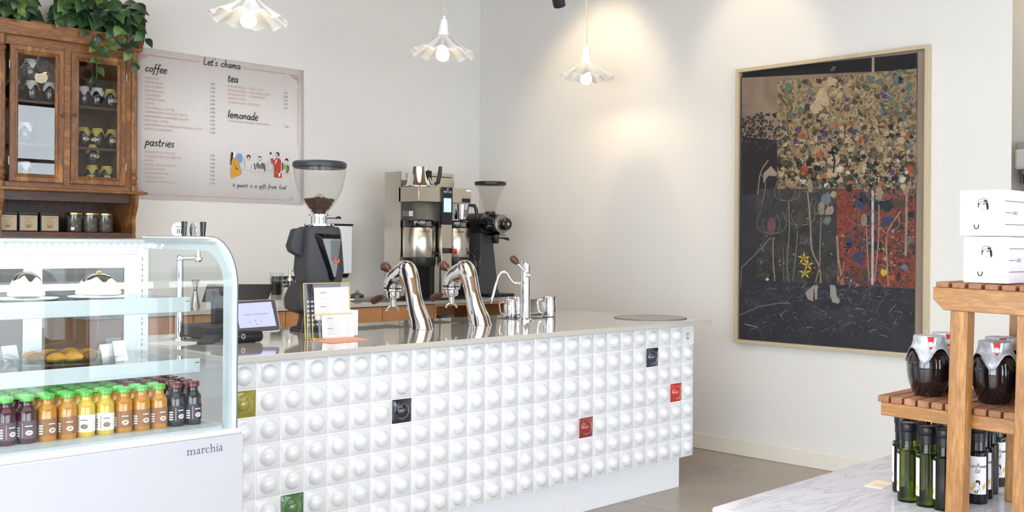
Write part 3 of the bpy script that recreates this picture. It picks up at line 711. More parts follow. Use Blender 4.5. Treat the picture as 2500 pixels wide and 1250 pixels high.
for k in range(4): z = k*.035; mb.lathe([(.030, z), (.042, z+.10), (.0435, z+.102), (.041, z+.102), (.029, z+.003)], 24, cap=False)
build('cups', mb, 'glass', t)
sg = P(663, 675, Y=WY-.004); e2 = P(737, 700, Y=WY-.004)
t = thing('hand_wash_sign', 'small black employee notice on the wall behind the grinder', 'sign', (sg.x, WY-.001, e2.z))
w_ = e2.x-sg.x+.02; h_ = sg.z-e2.z
build('plate', MB().bx(0, w_, -.004, 0, 0, h_), 'black', t, bevel=.001)
fnw = lambda a, b, h: (a, -.0045-h, b)
tm = MB(); text_mb(tm, "Employees must", .024, fnw, .012, h_-.034, sx=1.0); text_mb(tm, "wash hands", .024, fnw, .012, h_-.062)
build('lettering', tm, 'white', t)
tm = MB().poly([(w_-.075, .008), (w_-.006, .008), (w_-.006, h_-.01), (w_-.075, h_-.01)], fnw, h=.0005).poly(ell(w_-.04, h_*.5, .02, .013, 12), fnw, 1, .001)
build('pictogram', tm, ['white', 'greyink'], t)
wb = P(780, 546, Y=WY-.12); we = P(860, 668, Y=WY-.12)
t = thing('wall_dispenser', 'white wall box with black lid half hidden behind the bean grinder', 'dispenser', (we.x-.20, WY-.001, we.z))
hz = wb.z-we.z
build('cover', MB().bx(0, .20, -.12, 0, 0, hz-.01), 'whiteg', t, bevel=.008)
build('lid', MB().bx(-.003, .203, -.124, 0, hz-.012, hz+.002), 'black', t, bevel=.002)
build('outlet', MB().loft([[Vector(v) for v in r] for r in ([(.05, -.10, 0), (.19, -.10, 0), (.19, -.02, 0), (.05, -.02, 0)], [(.09, -.10, -.03), (.18, -.09, -.03), (.18, -.03, -.03), (.09, -.03, -.03)])]), 'black', t, bevel=.002)

# ------------------------------------------------------------------ twin coffee brewer
FX, FB, FYF = 4.454, 6.04, 5.86
br = thing('coffee_brewer', 'tall steel twin coffee brewer with black control strip on back worktop', 'coffee maker', (FX, FB, BZ))
lz_ = lambda v, Y: P(1040, v, Y=Y).z-BZ
bz = lambda mb, x0, x1, y0, y1, z0, z1: mb.bx(x0-FX, x1-FX, y0-FB, y1-FB, z0, z1)
ztop = P(978, 418, Y=FYF).z-BZ
zh1 = P(1060, 456, Y=5.66).z-BZ; zh0 = P(1060, 493, Y=5.66).z-BZ; xe = 4.925
print('brewer', ztop, zh0, zh1)
build('side_panel', bz(MB(), FX, FX+.006, FYF, FB, .012, ztop), 'steel', br)
build('back_panel', bz(MB(), FX+.006, xe, FYF+.02, FB, .3, zh1+.05), 'steeld', br)
build('tank_housing', bz(MB(), FX+.18, P(1110, 440, Y=FYF).x, FYF+.005, FB, zh1, P(1090, 424, Y=FYF).z-BZ), 'steel', br, bevel=.003)
build('vent_slot', bz(MB(), FX+.22, P(1104, 440, Y=FYF).x, FYF, FYF+.004, P(1090, 433, Y=FYF).z-BZ-.003, P(1090, 433, Y=FYF).z-BZ+.003), 'black', br)
build('spout_box', bz(MB(), FX, xe, 5.66, FYF+.02, zh0, zh1), 'steel', br, bevel=.003)
xa, xb = P(1079, 500, Y=5.65).x, P(1104, 500, Y=5.65).x
z_a, z_b, z_c = P(1090, 457, Y=5.65).z-BZ, P(1090, 548, Y=5.65).z-BZ, .02
cs = build('control_strip', bz(MB(), xa, xb, 5.645, 5.678, z_b, z_a), 'black', br, bevel=.002)
fb = lambda a, b, h: (a-FX, 5.645-FB-h, b)
tm = MB(); text_mb(tm, "FETCO", .020, fb, (xa+xb)/2, z_a-.040, 'CENTER', h=.001, sx=1.15)
tm.stroke([((xa+xb)/2-.009, z_a-.008), ((xa+xb)/2, z_a-.016), ((xa+xb)/2, z_a-.024)], .003, fb, h=.001).stroke([((xa+xb)/2+.009, z_a-.008), ((xa+xb)/2, z_a-.016)], .003, fb, h=.001)
build('lettering', tm, 'white', cs)
sa, sb = P(1092, 484, Y=5.645).z-BZ, P(1092, 518, Y=5.645).z-BZ
build('screen', bz(MB(), xa+.012, xb-.014, 5.6435, 5.646, sb, sa), mat('blue_lit_screen', (120, 140, 220), .3, emit=(.33, .42, .9), estr=1.1), cs, label='small lit blue screen')
build('centre_column', bz(MB(), xa, xb, 5.65, 5.676, z_c, z_b), 'steel', br, bevel=.002)
kz = P(1098, 612, Y=5.64).z-BZ
kb = build('hot_water_tap', bz(MB(), xa+.02, xa+.055, 5.60, 5.65, kz-.018, kz+.018), 'black', br, bevel=.003)
build('tap_handle', MB().tube([(xa+.055-FX, 5.60-FB, kz-.002), (xa+.08-FX, 5.585-FB, kz-.004)], [.014, .017], 12), 'red', kb, label='red tap handle')
build('status_light', bz(MB(), xe-.045, xe-.008, 5.657, 5.661, zh1-.018, zh1-.010), mat('green_led', (90, 240, 120), .4, emit=(.25, 1, .35), estr=2.5), br, label='green indicator light')
build('rating_plate', bz(MB(), xe-.085, xe-.01, 5.657, 5.661, zh0+.006, zh0+.034), 'black', br)
wn = bz(MB(), FX+.03, FX+.085, FYF+.014, FYF+.02, P(1010, 528, Y=FYF).z-BZ, P(1010, 515, Y=FYF).z-BZ)
build('warning_label', wn, 'greyink', br); 
build('warning_picture', bz(MB(), FX+.085, FX+.12, FYF+.013, FYF+.02, P(1010, 528, Y=FYF).z-BZ, P(1010, 515, Y=FYF).z-BZ), 'paper', br)
bs = build('base', bz(MB(), FX, xe, 5.64, FB, .008, .02), 'black', br, bevel=.003)
ft = MB()
for x_ in (FX+.03, xe-.03):
    for y_ in (5.67, 6.0): ft.lathe([(.014, 0), (.016, .009)], 12, Matrix.Translation((x_-FX, y_-FB, 0)))
build('feet', ft, 'black', bs)
def basket(t_, c, r0, r1, h, parent, hr_, flip=False):
    tr = Matrix.Translation(c)
    prof = [(r0, 0), (r1, h), (r1+.004, h), (r1-.003, h-.002), (0, h-.006)] if not flip else [(r0+.03, 0), (r0+.03, .006), (r0+.006, .03), (r1, h*.9), (r1-.006, h), (0, h)]
    return MB().lathe(prof, 36, tr)
# brew basket under the right head, and one lying upside down on top
bx_, by_ = P(1124, 515, Y=5.74).x-FX, 5.74-FB
bk = build('brew_basket', basket(0, (bx_, by_, zh0-.112), .050, .066, .105, br, 0), 'chrome', br)
h0 = Vector((bx_, by_, zh0-.01)); hd = Vector((.75, -.66, 0))
build('handle', MB().tube([h0+hd*.06, h0+hd*.10+Vector((0, 0, -.004)), h0+hd*.112+Vector((0, 0, -.03)), h0+hd*.122+Vector((0, 0, -.095))], [.010, .013, .013, .011], 12), 'black', bk)
build('sticker', MB().loft([[Vector((bx_+r_*math.sin(a), by_-r_*math.cos(a), z)) for a in [-.25+.1*k for k in range(9)]]+[Vector((bx_+(r_-.002)*math.sin(a), by_-(r_-.002)*math.cos(a), z)) for a in [-.25+.1*(8-k) for k in range(9)]] for r_, z in ((.0545, zh0-.095), (.063, zh0-.045))]), 'greyink', bk)
# servers
def server(x, y, name_label, key):
    t_ = thing('coffee_server', name_label, 'coffee server', (x, y, BZ+.02), group='steel coffee servers under the brewer')
    zc = lambda v: P(1020, v, D=7.42).z-BZ-.02
    b0, b1_, b2_, b3_ = zc(642), zc(628), zc(556), zc(538)
    st = build('stand', MB().lathe([(.112, b0-.02), (.118, b0), (.118, b1_), (.0, b1_)], 36).bx(.02, .06, -.10, .06, .004, b0-.01).bx(-.10, -.085, -.03, .03, .004, b0-.01).bx(-.08, .09, -.10, .08, 0, .008), 'black', t_)
    build('body', MB().lathe([(.114, b1_), (.116, b1_+.004), (.116, b2_-.003), (.114, b2_)], 48), 'steel', t_)
    ld = build('lid', MB().lathe([(.115, b2_), (.116, b2_+.002), (.114, b3_-.006), (.100, b3_), (.06, b3_+.004), (0, b3_+.004)], 40), 'blackg', t_)
    e3 = (.55, -.83)   # towards the customer
    build('gauge_window', MB().bx(-.022, .022, -.003, .003, b2_+.010, b3_-.012, T=basis((-.08*.116, -.997*.116, 0), (0, 0, 1), (.997, -.08, 0))), 'steeld', ld)
    fc = MB().tube([(.55*.112, -.83*.112, b1_+.03), (.55*.14, -.83*.14, b1_+.028), (.55*.155, -.83*.155, b1_+.012), (.55*.155, -.83*.155, b1_-.012)], [.009, .010, .011, .009], 12).bx(.55*.155-.007, .55*.155+.007, -.83*.155-.01, -.83*.155+.01, b1_+.025, b1_+.065)
    build('faucet', fc, 'black', t_)
    build('drip_cup', MB().lathe([(.026, b1_-.075), (.040, b1_-.015)], 20, Matrix.Translation((.55*.165, -.83*.165, 0)), cap=False).lathe([(.0, b1_-.0745), (.026, b1_-.075)], 20, Matrix.Translation((.55*.165, -.83*.165, 0)), cap=False), 'glass', t_, label='clear plastic cup under the spout')
    def fc_(a, b, h):
        q = -1.80+a/.116; r_ = .1163+h; return (r_*math.cos(q), r_*math.sin(q), b)
    tm_ = MB(); text_mb(tm_, "LUXUS", .024, fc_, -.045, b2_-.034, 'LEFT')
    build('lettering', tm_, 'black', t_)
    return t_
s1_ = P(1022, 640, Y=5.81); s2_ = P(1104, 640, Y=5.81)
server(s1_.x, 5.81, 'steel coffee server under the brewer, left of its centre column', 1)
server(s2_.x+.02, 5.82, 'steel coffee server partly hidden behind the brewer centre column', 2)
pt = P(1024, 452, D=7.27); pt.z = BZ+zh1+.001
t = thing('brew_basket', 'upturned chrome brew basket with black handle on top of the brewer', 'brew basket', pt)
hb = P(1024, 408, D=7.32).z-pt.z
bk = build('body', MB().lathe([(.115, 0), (.115, .005), (.098, .012), (.085, .035), (.072, hb*.8), (.068, hb-.004), (.06, hb), (0, hb)], 40), 'chrome', t)
build('handle', MB().tube([Vector((.072, -.075, .018)), Vector((.09, -.09, .03)), Vector((.098, -.098, hb*.6)), Vector((.102, -.102, hb+.002))], [.010, .014, .014, .012], 12), 'black', t)
build('sticker', MB().bx(-.03, .03, -.001, .001, .03, hb-.03, T=basis((.35*.079, -.93*.079, 0), (0, 0, 1), (.93, .35, 0))), 'ink', bk)
pt = P(1128, 600, D=7.2)

# ------------------------------------------------------------------ bulk grinder
ek_x, ek_y = 5.17, 5.86
def at(u, v, y): return P(u, v, Y=y)
t = thing('bulk_grinder', 'black shop coffee grinder with funnel hopper right of the brewer', 'coffee grinder', (ek_x, ek_y, BZ))
lo = Vector((ek_x, ek_y, BZ))
axz = at(1190, 548, 5.80).z-BZ
cyl = lambda prof, y, mb=None: (mb or MB()).lathe([(r, z) for r, z in prof], 36, basis((0, y, axz), (0, -1, 0), (1, 0, 0)))
build('motor', cyl([(.072, -.14), (.084, -.13), (.084, .09), (.080, .10)], 0), 'black', t)
gh = build('grinding_head', cyl([(.080, .10), (.084, .105), (.084, .15), (.078, .20), (.070, .215), (.070, .235), (.066, .24)], 0), 'blackg', t)
build('setting_ring', cyl([(.066, .24), (.069, .245), (.069, .262), (.050, .27)], 0), 'steeld', gh)
build('knob', cyl([(.042, .262), (.044, .268), (.044, .315), (.038, .322), (0, .322)], 0), 'blackg', gh)
build('knob_cap', cyl([(.010, .321), (.010, .326), (0, .326)], 0), 'chrome', gh)
pd = MB().loft([[Vector((sx_*a, sy_*b+yo, z)) for sx_, sy_ in ((-1, -1), (1, -1), (1, 1), (-1, 1))] for a, b, yo, z in ((.105, .115, -.02, .03), (.095, .10, -.02, .06), (.055, .075, -.02, axz-.06))])
build('pedestal', pd, 'blackm', t, bevel=.006)
build('base', MB().bx(-.11, .13, -.26, .12, .012, .035), 'black', t, bevel=.005)
build('feet', MB().lathe([(.014, 0), (.014, .012)], 12, Matrix.Translation((-.08, -.23, 0))).lathe([(.014, 0), (.014, .012)], 12, Matrix.Translation((.09, -.23, 0))).lathe([(.014, 0), (.014, .012)], 12, Matrix.Translation((.09, .09, 0))).lathe([(.014, 0), (.014, .012)], 12, Matrix.Translation((-.08, .09, 0))), 'chrome', t)
hy = -.13; h1 = P(1210, 520, D=7.62).z-BZ; h2 = P(1210, 450, D=7.62).z-BZ; h3 = P(1210, 443, D=7.62).z-BZ
build('hopper_neck', MB().lathe([(.030, axz+.05), (.030, h1-.02), (.038, h1-.018), (.038, h1+.012)], 28, Matrix.Translation((0, hy, 0))), 'black', t)
hop = build('hopper', MB().lathe([(.034, h1+.01), (.036, h1+.012), (.056, h1+.08), (.085, h1+.155), (.112, h2)], 40, Matrix.Translation((0, hy, 0)), cap=False), 'hopper', t)
build('lid', MB().lathe([(.110, h2-.004), (.116, h2), (.116, h3-.002), (.110, h3+.002), (0, h3+.004)], 40, Matrix.Translation((0, hy, 0))), 'black', t)
ch = build('chute', MB().lathe([(.022, axz-.14), (.026, axz-.13), (.028, axz-.075), (.04, axz-.07)], 20, Matrix.Translation((0, -.19, 0))).bx(-.045, .045, -.25, -.15, axz-.082, axz-.076), 'blackg', t)
build('chute_lever', MB().tube([(.02, -.19, axz-.10), (.06, -.20, axz-.10), (.10, -.21, axz-.105), (.115, -.21, axz-.115)], [.006, .007, .011, .006], 10).tube([(-.02, -.19, axz-.10), (-.045, -.20, axz-.11)], .010, 8), 'black', ch)
wl = MB().prism([(-.022, -.016), (.022, -.016), (0, .02)], basis((-.0835, .05, axz), (-1, 0, .12), (0, -1, 0)), .0015)
build('warning_triangle', wl, mat('violet_sticker', (166, 120, 170), .5), t, label='small violet triangle sticker')

# ------------------------------------------------------------------ pendant lamps, spotlight
bulbm = mat('lit_warm_bulb', (255, 240, 205), .3, emit=(1, .86, .60), estr=3.2)
def pendant(u, v, D, rdia, label, tilt):
    c = P(u, v, D=D)
    t = thing('pendant_lamp', label, 'pendant lamp', c, group='white pendant lamps over the counter', rot=tilt)
    R = rdia; n = 96; rings = []
    prof = [(.16, .105), (.30, .082), (.5, .054), (.72, .026), (.88, .006), (.97, -.004), (1.0, -.010)]
    def wav(q, a, w_): return a*(1+.025*w_*math.cos(11*q)), .0105*w_*math.cos(11*q)
    for fr_, z in prof+[(f-.012, z-.004) for f, z in reversed(prof)]:
        w_ = fr_**1.5; rr_ = []
        for k in range(n):
            q = 2*PI*k/n; a, dz = wav(q, fr_*R, w_); rr_.append(Vector((a*math.cos(q), a*math.sin(q), z+dz)))
        rings.append(rr_)
    sh = build('lamp_shade', MB().loft(rings, cap=False), mat('white_glazed_ceramic_%d' % u, (232, 232, 234), .12, coat=.8), t, sharp=70)
    sh.data.materials[0].node_tree.nodes['Principled BSDF'].inputs['Subsurface Weight'].default_value = 0
    build('socket_cone', MB().lathe([(.038, .096), (.038, .102), (.035, .106), (.020, .185), (.016, .194), (.009, .198), (.007, .212), (.004, .216)], 28), 'whiteg', t)
    build('bulb', MB().sphere((0, 0, -.016), .040, 24, 14).lathe([(.014, .1), (.016, .05), (.03, .02)], 16, cap=False), bulbm, t, label='glowing globe bulb')
    up = CEIL-c.z
    top = Vector((0, 0, 1)); top.rotate(Euler(tilt).to_matrix().inverted())
    build('cord', MB().tube([(0, 0, .21), top*up], .0028, 8), mat('beige_cord_%d' % u, (196, 186, 160), .7), t)
    l = bpy.data.lights.new('bulb_light', 'SPOT'); l.spot_size = 2.9; l.spot_blend = .4; l.energy = 3.4; l.color = (1, .78, .50); l.shadow_soft_size = 0
    lo_ = bpy.data.objects.new('bulb_light', l); col.objects.link(lo_); lo_.location = (0, 0, -.062); lo_.parent = t
    return t
pendant(607, 42, 5.2, .188, 'white scalloped pendant lamp nearest the menu poster', (.0, .075, 0))
pendant(1081, 127, 6.2, .188, 'white scalloped pendant lamp above the coffee brewer', (.0, .05, 0))
pendant(1431, 187, 7.1, .188, 'white scalloped pendant lamp nearest the painting', (.0, .01, 0))
def spot(c, target, energy, size, blend, label, color=(1, .78, .5)):
    c = Vector(c); d = (Vector(target)-c).normalized()
    t = thing('spotlight', label, 'spotlight', c, group='black ceiling spotlights')
    B = basis((0, 0, 0), d)
    hd = build('housing', MB().lathe([(.0, -.13), (.026, -.13), (.030, -.12), (.030, .0), (.026, .004), (.024, -.012), (0, -.012)], 28, B), 'black', t)
    build('lens', MB().lathe([(.0, -.010), (.023, -.010)], 24, B, cap=False), mat('lit_lens', (255, 240, 210), .3, emit=(1, .85, .6), estr=8), hd)
    bk_ = Vector(d)*-.10
    build('stem', MB().tube([bk_, bk_+Vector((0, 0, CEIL-c.z-bk_.z-.03))], .007, 8).bx(bk_.x-.05, bk_.x+.05, bk_.y-.016, bk_.y+.016, CEIL-c.z-.03, CEIL-c.z), 'black', t)
    l = bpy.data.lights.new('spot_light', 'SPOT'); l.energy = energy; l.color = color; l.spot_size = size; l.spot_blend = blend; l.shadow_soft_size = .09
    o_ = bpy.data.objects.new('spot_light', l); col.objects.link(o_); o_.parent = t; o_.location = d*.012; o_.rotation_euler = d.to_track_quat('-Z', 'Y').to_euler()
    return t
spot(P(1366, 14, D=5.0), (4.5, 3.9, .95), 0, .9, .5, 'black spotlight head hanging at the top edge beside the third lamp')
qa = P(1480, 160, X=WX); qb = P(1850, 60, X=WX)
spot((WX-.85, qa.y-.12, 3.40), (WX, qa.y+.05, 2.35), 28, 1.25, .6, 'black spotlight above the frame aimed at the bare wall behind the third lamp')
spot((WX-.80, qb.y-.05, 3.50), (WX, qb.y, 2.5), 16, .95, .5, 'black spotlight above the frame aimed at the painting')
spot((6.5, 2.2, 3.35), (7.3, 2.6, 2.5), 14, 1.3, .5, 'black spotlight above the frame in the passage')

# ------------------------------------------------------------------ painting on the right wall
PY1, PY2, PZT, PZB = 3.9095, 2.6113, 2.491, .7296
XF = WX
pa = thing('framed_painting', 'large dark collage painting of flowers in a pale oak box frame', 'painting', (XF, PY1, PZB))
pw, ph = PY1-PY2, PZT-PZB
# local: x' to the right of the viewer is -Y
def fnp(a, b, h): return (-.018-h, -a, b)
fr = MB(); d_ = .045; wf = .022
fr.bx(-d_, 0, -pw, 0, 0, wf).bx(-d_, 0, -pw, 0, ph-wf, ph).bx(-d_, 0, -wf, 0, wf, ph-wf).bx(-d_, 0, -pw, -pw+wf, wf, ph-wf)
build('frame', fr, wood('pale_oak_frame', (158, 142, 112), (178, 162, 132), (192, 176, 148), 'Z', 2, rough=.6, coat=0, ring=4), pa, bevel=.001)
gp = MB(); gp.bx(-.012, -.002, -pw+wf, -wf, wf, ph-wf)
build('mount', gp, mat('taupe_mount', (160, 142, 124), .9, noise=.15, nscale=3), pa)
# drawing coordinates: pixels of a 781x1250 crop of the photo around the frame
def cr(x, y):
    q = P(1780+x/1.5625, 90+y/1.5625, X=XF-.02); return (PY1-q.y, q.z-PZB)
PC = [(38, 36, 40), (24, 24, 28), (120, 104, 88), (184, 164, 132), (146, 122, 88), (112, 94, 64), (76, 74, 54), (56, 66, 46), (178, 92, 56), (180, 62, 44), (84, 62, 104), (62, 68, 102), (98, 112, 104), (206, 198, 182), (112, 54, 42), (206, 178, 60), (70, 60, 50), (170, 150, 130), (112, 120, 128), (48, 50, 58)]
(DK, BK, SEP, CRM, TAN, OCH, OLV, GRN, ORG, RED, PUR, BLU, TEAL, WHT, BRK, YEL, BRN, TPE, GRY, CHA) = range(20)
pm = [mat('pigment_%d' % i, c, .75, noise=.3, nscale=60) for i, c in enumerate(PC)]
def area_mat(name, cols, scale, detail=6, dist=1.5, stretch=(1, 1, 1)):
    m, nt, b = newmat(name); tc = nt.nodes.new('ShaderNodeTexCoord'); mp = nt.nodes.new('ShaderNodeMapping'); nt.links.new(tc.outputs['Object'], mp.inputs[0]); mp.inputs['Scale'].default_value = stretch
    n = nt.nodes.new('ShaderNodeTexNoise'); n.inputs['Scale'].default_value = scale; n.inputs['Detail'].default_value = detail; n.inputs['Distortion'].default_value = dist; nt.links.new(mp.outputs[0], n.inputs['Vector'])
    r = nt.nodes.new('ShaderNodeValToRGB'); e = r.color_ramp.elements; k = len(cols)
    e[0].position = .30; e[0].color = sc(cols[0]); e[1].position = .70; e[1].color = sc(cols[-1])
    for i in range(1, k-1): q = e.new(.30+.40*i/(k-1)); q.color = sc(cols[i])
    nt.links.new(n.outputs['Fac'], r.inputs[0]); nt.links.new(r.outputs[0], b.inputs['Base Color']); b.inputs['Roughness'].default_value = .7
    return m
cv = MB().poly([cr(38, 152), cr(718, 60), cr(706, 1214), cr(34, 1152)], fnp, h=.0)
build('canvas', cv, area_mat('charcoal_canvas', [(38, 38, 46), (44, 44, 52), (54, 54, 62)], 5), pa)
sk = MB().poly([cr(48, 155), cr(600, 78), cr(600, 400), cr(48, 400)], fnp, h=.0004)
build('sepia_sky', sk, area_mat('sepia_print', [(104, 88, 76), (128, 110, 94), (140, 122, 104)], 3), pa)
k_ = MB().poly([cr(50, 130), cr(712, 62), cr(714, 124), cr(50, 156)], fnp, h=.0008).poly([cr(50, 380), cr(183, 395), cr(183, 600), cr(50, 600)], fnp, 1, h=.0008)
k_.poly([cr(544, 68), cr(554, 67), cr(554, 134), cr(544, 135)], fnp, 2, h=.0012)
rnd = random.Random(11)
for j in range(260):
    x = 50+rnd.random()**1.2*140; y = 290+rnd.random()*150 + max(0, (120-x))*.3
    k_.poly([cr(x+rx_*4.5, y+ry_*5) for rx_, ry_ in [(math.cos(a)*(.5+rnd.random()), math.sin(a)*(.5+rnd.random())) for a in [k*PI/3 for k in range(6)]]], fnp, 1 if j % 3 else 3, h=.0010+j*2e-6)
build('dark_tree', k_, [pm[BK], pm[DK], pm[TPE], pm[BRN]], pa)
# upper floral collage
def blob(mb, x, y, s, c, h, asp=1.0, rot=0, k=7):
    pts = []
    for i in range(k):
        a = 2*PI*i/k; r = s*(.55+.6*rnd.random()); px, py = r*math.cos(a)*asp, r*math.sin(a)
        pts.append(cr(x+px*math.cos(rot)-py*math.sin(rot), y+px*math.sin(rot)+py*math.cos(rot)))
    mb.poly(pts, fnp, c, h)
up = MB().poly([cr(183, 170), cr(715, 121), cr(715, 579), cr(183, 579)], fnp, 0, h=.0014)
mats_up = [area_mat('floral_ground', [(70, 70, 54), (130, 108, 76), (160, 138, 104), (100, 90, 66), (80, 92, 82)], 9, 8, 2.0)]+pm
for j in range(2100):
    x = 186+rnd.random()*526; top_ = 172-(x-183)*.092; y = top_+rnd.random()**.8*(576-top_); s = 3+rnd.random()**2*13
    lo_ = (y-170)/410; c = None; q = rnd.random()
    if lo_ < .35: c = TEAL if (x < 330 or x > 560) and q < .4 else (CRM if q < .3 else TAN if q < .55 else OCH if q < .72 else OLV if q < .85 else PUR if q < .93 else BRN)
    elif lo_ < .7: c = CRM if q < .2 else TAN if q < .36 else OCH if q < .5 else BRN if q < .64 else OLV if q < .74 else PUR if q < .80 else BLU if q < .84 else ORG if q < .88 else DK if q < .95 else TEAL
    else: c = CRM if q < .16 else DK if q < .42 else OLV if q < .55 else GRN if q < .66 else BRN if q < .8 else OCH if q < .88 else WHT if q < .93 else ORG if q < .96 else PUR
    blob(up, x, y, s, c+1, .0016+j*1e-6, 1 if rnd.random() < .5 else .35, rnd.random()*3)
for x, y, s, c in [(355, 225, 38, CRM), (330, 270, 30, CRM), (390, 170, 24, CRM), (275, 380, 17, ORG), (290, 505, 17, RED), (285, 520, 12, ORG), (345, 450, 14, ORG), (365, 370, 14, PUR), (345, 385, 10, PUR), (385, 395, 10, BLU), (310, 235, 10, PUR), (450, 240, 10, PUR), (694, 500, 15, RED), (692, 520, 11, ORG), (686, 415, 16, GRY), (400, 480, 30, CRM), (395, 520, 26, CRM), (420, 500, 18, WHT), (400, 470, 9, BK), (385, 440, 8, BK), (665, 330, 20, TPE), (500, 420, 8, BLU), (520, 400, 7, PUR), (230, 190, 20, TEAL), (640, 165, 24, TEAL), (682, 190, 22, TEAL), (655, 165, 14, CHA), (540, 165, 20, TEAL)]:
    for q in range(5): blob(up, x+rnd.uniform(-s, s)*.4, y+rnd.uniform(-s, s)*.4, s*.7, c+1, .0044+q*2e-6, .8, rnd.random()*3)
for j in range(110):
    x = 190+rnd.random()*515; y = 250+rnd.random()*290; dx_ = rnd.uniform(-22, 22); L_ = rnd.uniform(15, 70)
    up.stroke([cr(x, y), cr(x+dx_*.4, y-L_*.5), cr(x+dx_, y-L_)], .0012+.0018*rnd.random(), fnp, 1+rnd.choice([CRM, TAN, BRN, DK, OLV, DK]), h=.0046+j*1e-6)
up.stroke([cr(398, 520), cr(405, 470), cr(392, 440)], .010, fnp, 1+BK, h=.0049).stroke([cr(385, 440), cr(415, 445)], .010, fnp, 1+BK, h=.0049)
build('floral_collage', up, mats_up, pa, sharp=180)
# lower left and lower right collages
ll = MB().poly([cr(103, 579), cr(411, 579), cr(411, 946), cr(103, 931)], fnp, 0, h=.0013)
lr = MB().poly([cr(411, 579), cr(711, 579), cr(709, 961), cr(411, 946)], fnp, 0, h=.0013)
lm = [area_mat('dark_meadow', [(36, 36, 40), (52, 52, 54), (70, 72, 66)], 7)]+pm
rm = [area_mat('rust_red_ground', [(60, 62, 76), (118, 56, 44), (138, 66, 52), (96, 52, 48)], 6, 4)]+pm
for j in range(1000):
    x = 106+rnd.random()*302; y = 600+rnd.random()**.5*330; q = rnd.random()
    if x < 400 and rnd.random() < .5+.5*(y-600)/330: blob(ll, x, y, 2+rnd.random()*5, 1+(DK if q < .4 else CHA if q < .55 else OLV if q < .75 else GRN if q < .88 else TPE if q < .95 else OCH), .0015+j*1e-6, .4, rnd.random()*3)
for j in range(1100):
    x = 414+rnd.random()*292; y = 582+rnd.random()*365; q = rnd.random()
    c = BRK if q < .22 else CHA if q < .46 else BLU if q < .56 else OLV if q < .74 else GRN if q < .84 else TPE if q < .92 else ORG
    if x < 470 and y < 740: c = BRK
    blob(lr, x, y, 3+rnd.random()*7, 1+c, .0015+j*1e-6, .5, rnd.random()*3)
for x, y, s, c in [(600, 640, 34, CHA), (560, 640, 34, CHA), (540, 700, 28, CHA), (640, 720, 24, BRN), (560, 800, 26, CHA), (650, 640, 26, OLV), (520, 900, 20, OLV), (690, 680, 18, CHA), (520, 610, 30, CHA), (500, 640, 26, BLU), (460, 780, 20, BLU), (458, 800, 16, CHA), (495, 840, 24, BLU), (500, 860, 16, PUR), (600, 700, 26, BLU), (680, 600, 20, BRK), (600, 880, 16, OCH), (590, 900, 16, YEL), (620, 920, 14, ORG), (670, 880, 18, GRY), (690, 780, 16, TEAL)]:
    for q in range(5): blob(lr, x+rnd.uniform(-s, s)*.4, y+rnd.uniform(-s, s)*.4, s*.7, c+1, .0028+q*2e-6, .8, rnd.random()*3)
for x, y, s, c in [(370, 620, 34, GRY), (385, 660, 26, TPE), (375, 700, 22, GRY), (395, 600, 20, TPE)]:
    for q in range(4): blob(ll, x+rnd.uniform(-6, 6), y, s*.8, c+1, .0028+q*2e-6, .6, .2)
for x, y in [(285, 845), (300, 870), (290, 900)]:
    for k in range(5):
        a = k*1.25+x; ll.poly([cr(x, y), cr(x+12*math.cos(a)-4*math.sin(a), y+12*math.sin(a)+4*math.cos(a)), cr(x+26*math.cos(a), y+26*math.sin(a)), cr(x+12*math.cos(a)+4*math.sin(a), y+12*math.sin(a)-4*math.cos(a))], fnp, 1+YEL, h=.0030+k*1e-5)
for x, y in [(118, 885), (130, 905), (150, 910), (112, 915), (145, 925)]: blob(ll, x, y, 9, 1+(WHT if x % 2 else OLV), .0029)
build('dark_meadow_collage', ll, lm, pa, sharp=180); build('red_meadow_collage', lr, rm, pa, sharp=180)
st = MB()
def stem(pts, w_, c, h=.0032): st.stroke([cr(*q) for q in smooth_pts(pts, 4)], w_*.75, fnp, c, h)
stem([(170, 765), (168, 840), (175, 932)], .011, 0); stem([(228, 630), (230, 740), (222, 860), (228, 935)], .011, 2); stem([(262, 740), (254, 840), (243, 930)], .009, 2)
stem([(300, 595), (310, 700), (316, 810), (345, 880), (350, 940)], .014, 0); stem([(352, 690), (348, 780), (346, 880)], .009, 0); stem([(345, 880), (330, 935)], .01, 0)
stem([(548, 585), (548, 760), (547, 945)], .020, 1); stem([(572, 640), (570, 780), (555, 930)], .012, 0); stem([(524, 720), (528, 820), (535, 935)], .010, 0); stem([(600, 760), (602, 850), (608, 950)], .014, 0)
stem([(678, 605), (676, 720), (674, 835)], .020, 0); stem([(412, 760), (418, 850), (436, 945)], .016, 0); stem([(440, 860), (425, 945)], .008, 0); stem([(206, 800), (208, 930)], .006, 2)
stem([(160, 765), (110, 820), (48, 880)], .010, 2); stem([(48, 880), (44, 960)], .008, 2)
def thistle(x, y, s, c):
    st.poly([cr(x+s*.50*math.cos(a)*(.8+.35*(k_%2)), y+s*math.sin(a)*(.85+.25*(k_%2))) for k_, a in enumerate([k*PI/11 for k in range(22)])], fnp, c, .0034)
    for sg_ in (-1, 1):
        for e_ in (.9, 1.5): stem([(x, y+s*.9), (x+sg_*s*.8*e_, y+s*.6), (x+sg_*s*1.1*e_, y-s*.3), (x+sg_*s*.8*e_, y-s*1.1*e_)], .005, 2, .0036)
thistle(162, 722, 34, 5); thistle(222, 600, 30, 4); thistle(272, 690, 34, 3); thistle(352, 655, 26, 0); thistle(515, 700, 26, 0); thistle(572, 600, 30, 0); thistle(295, 780, 14, 5); thistle(310, 575, 22, 0); thistle(675, 585, 24, 0)
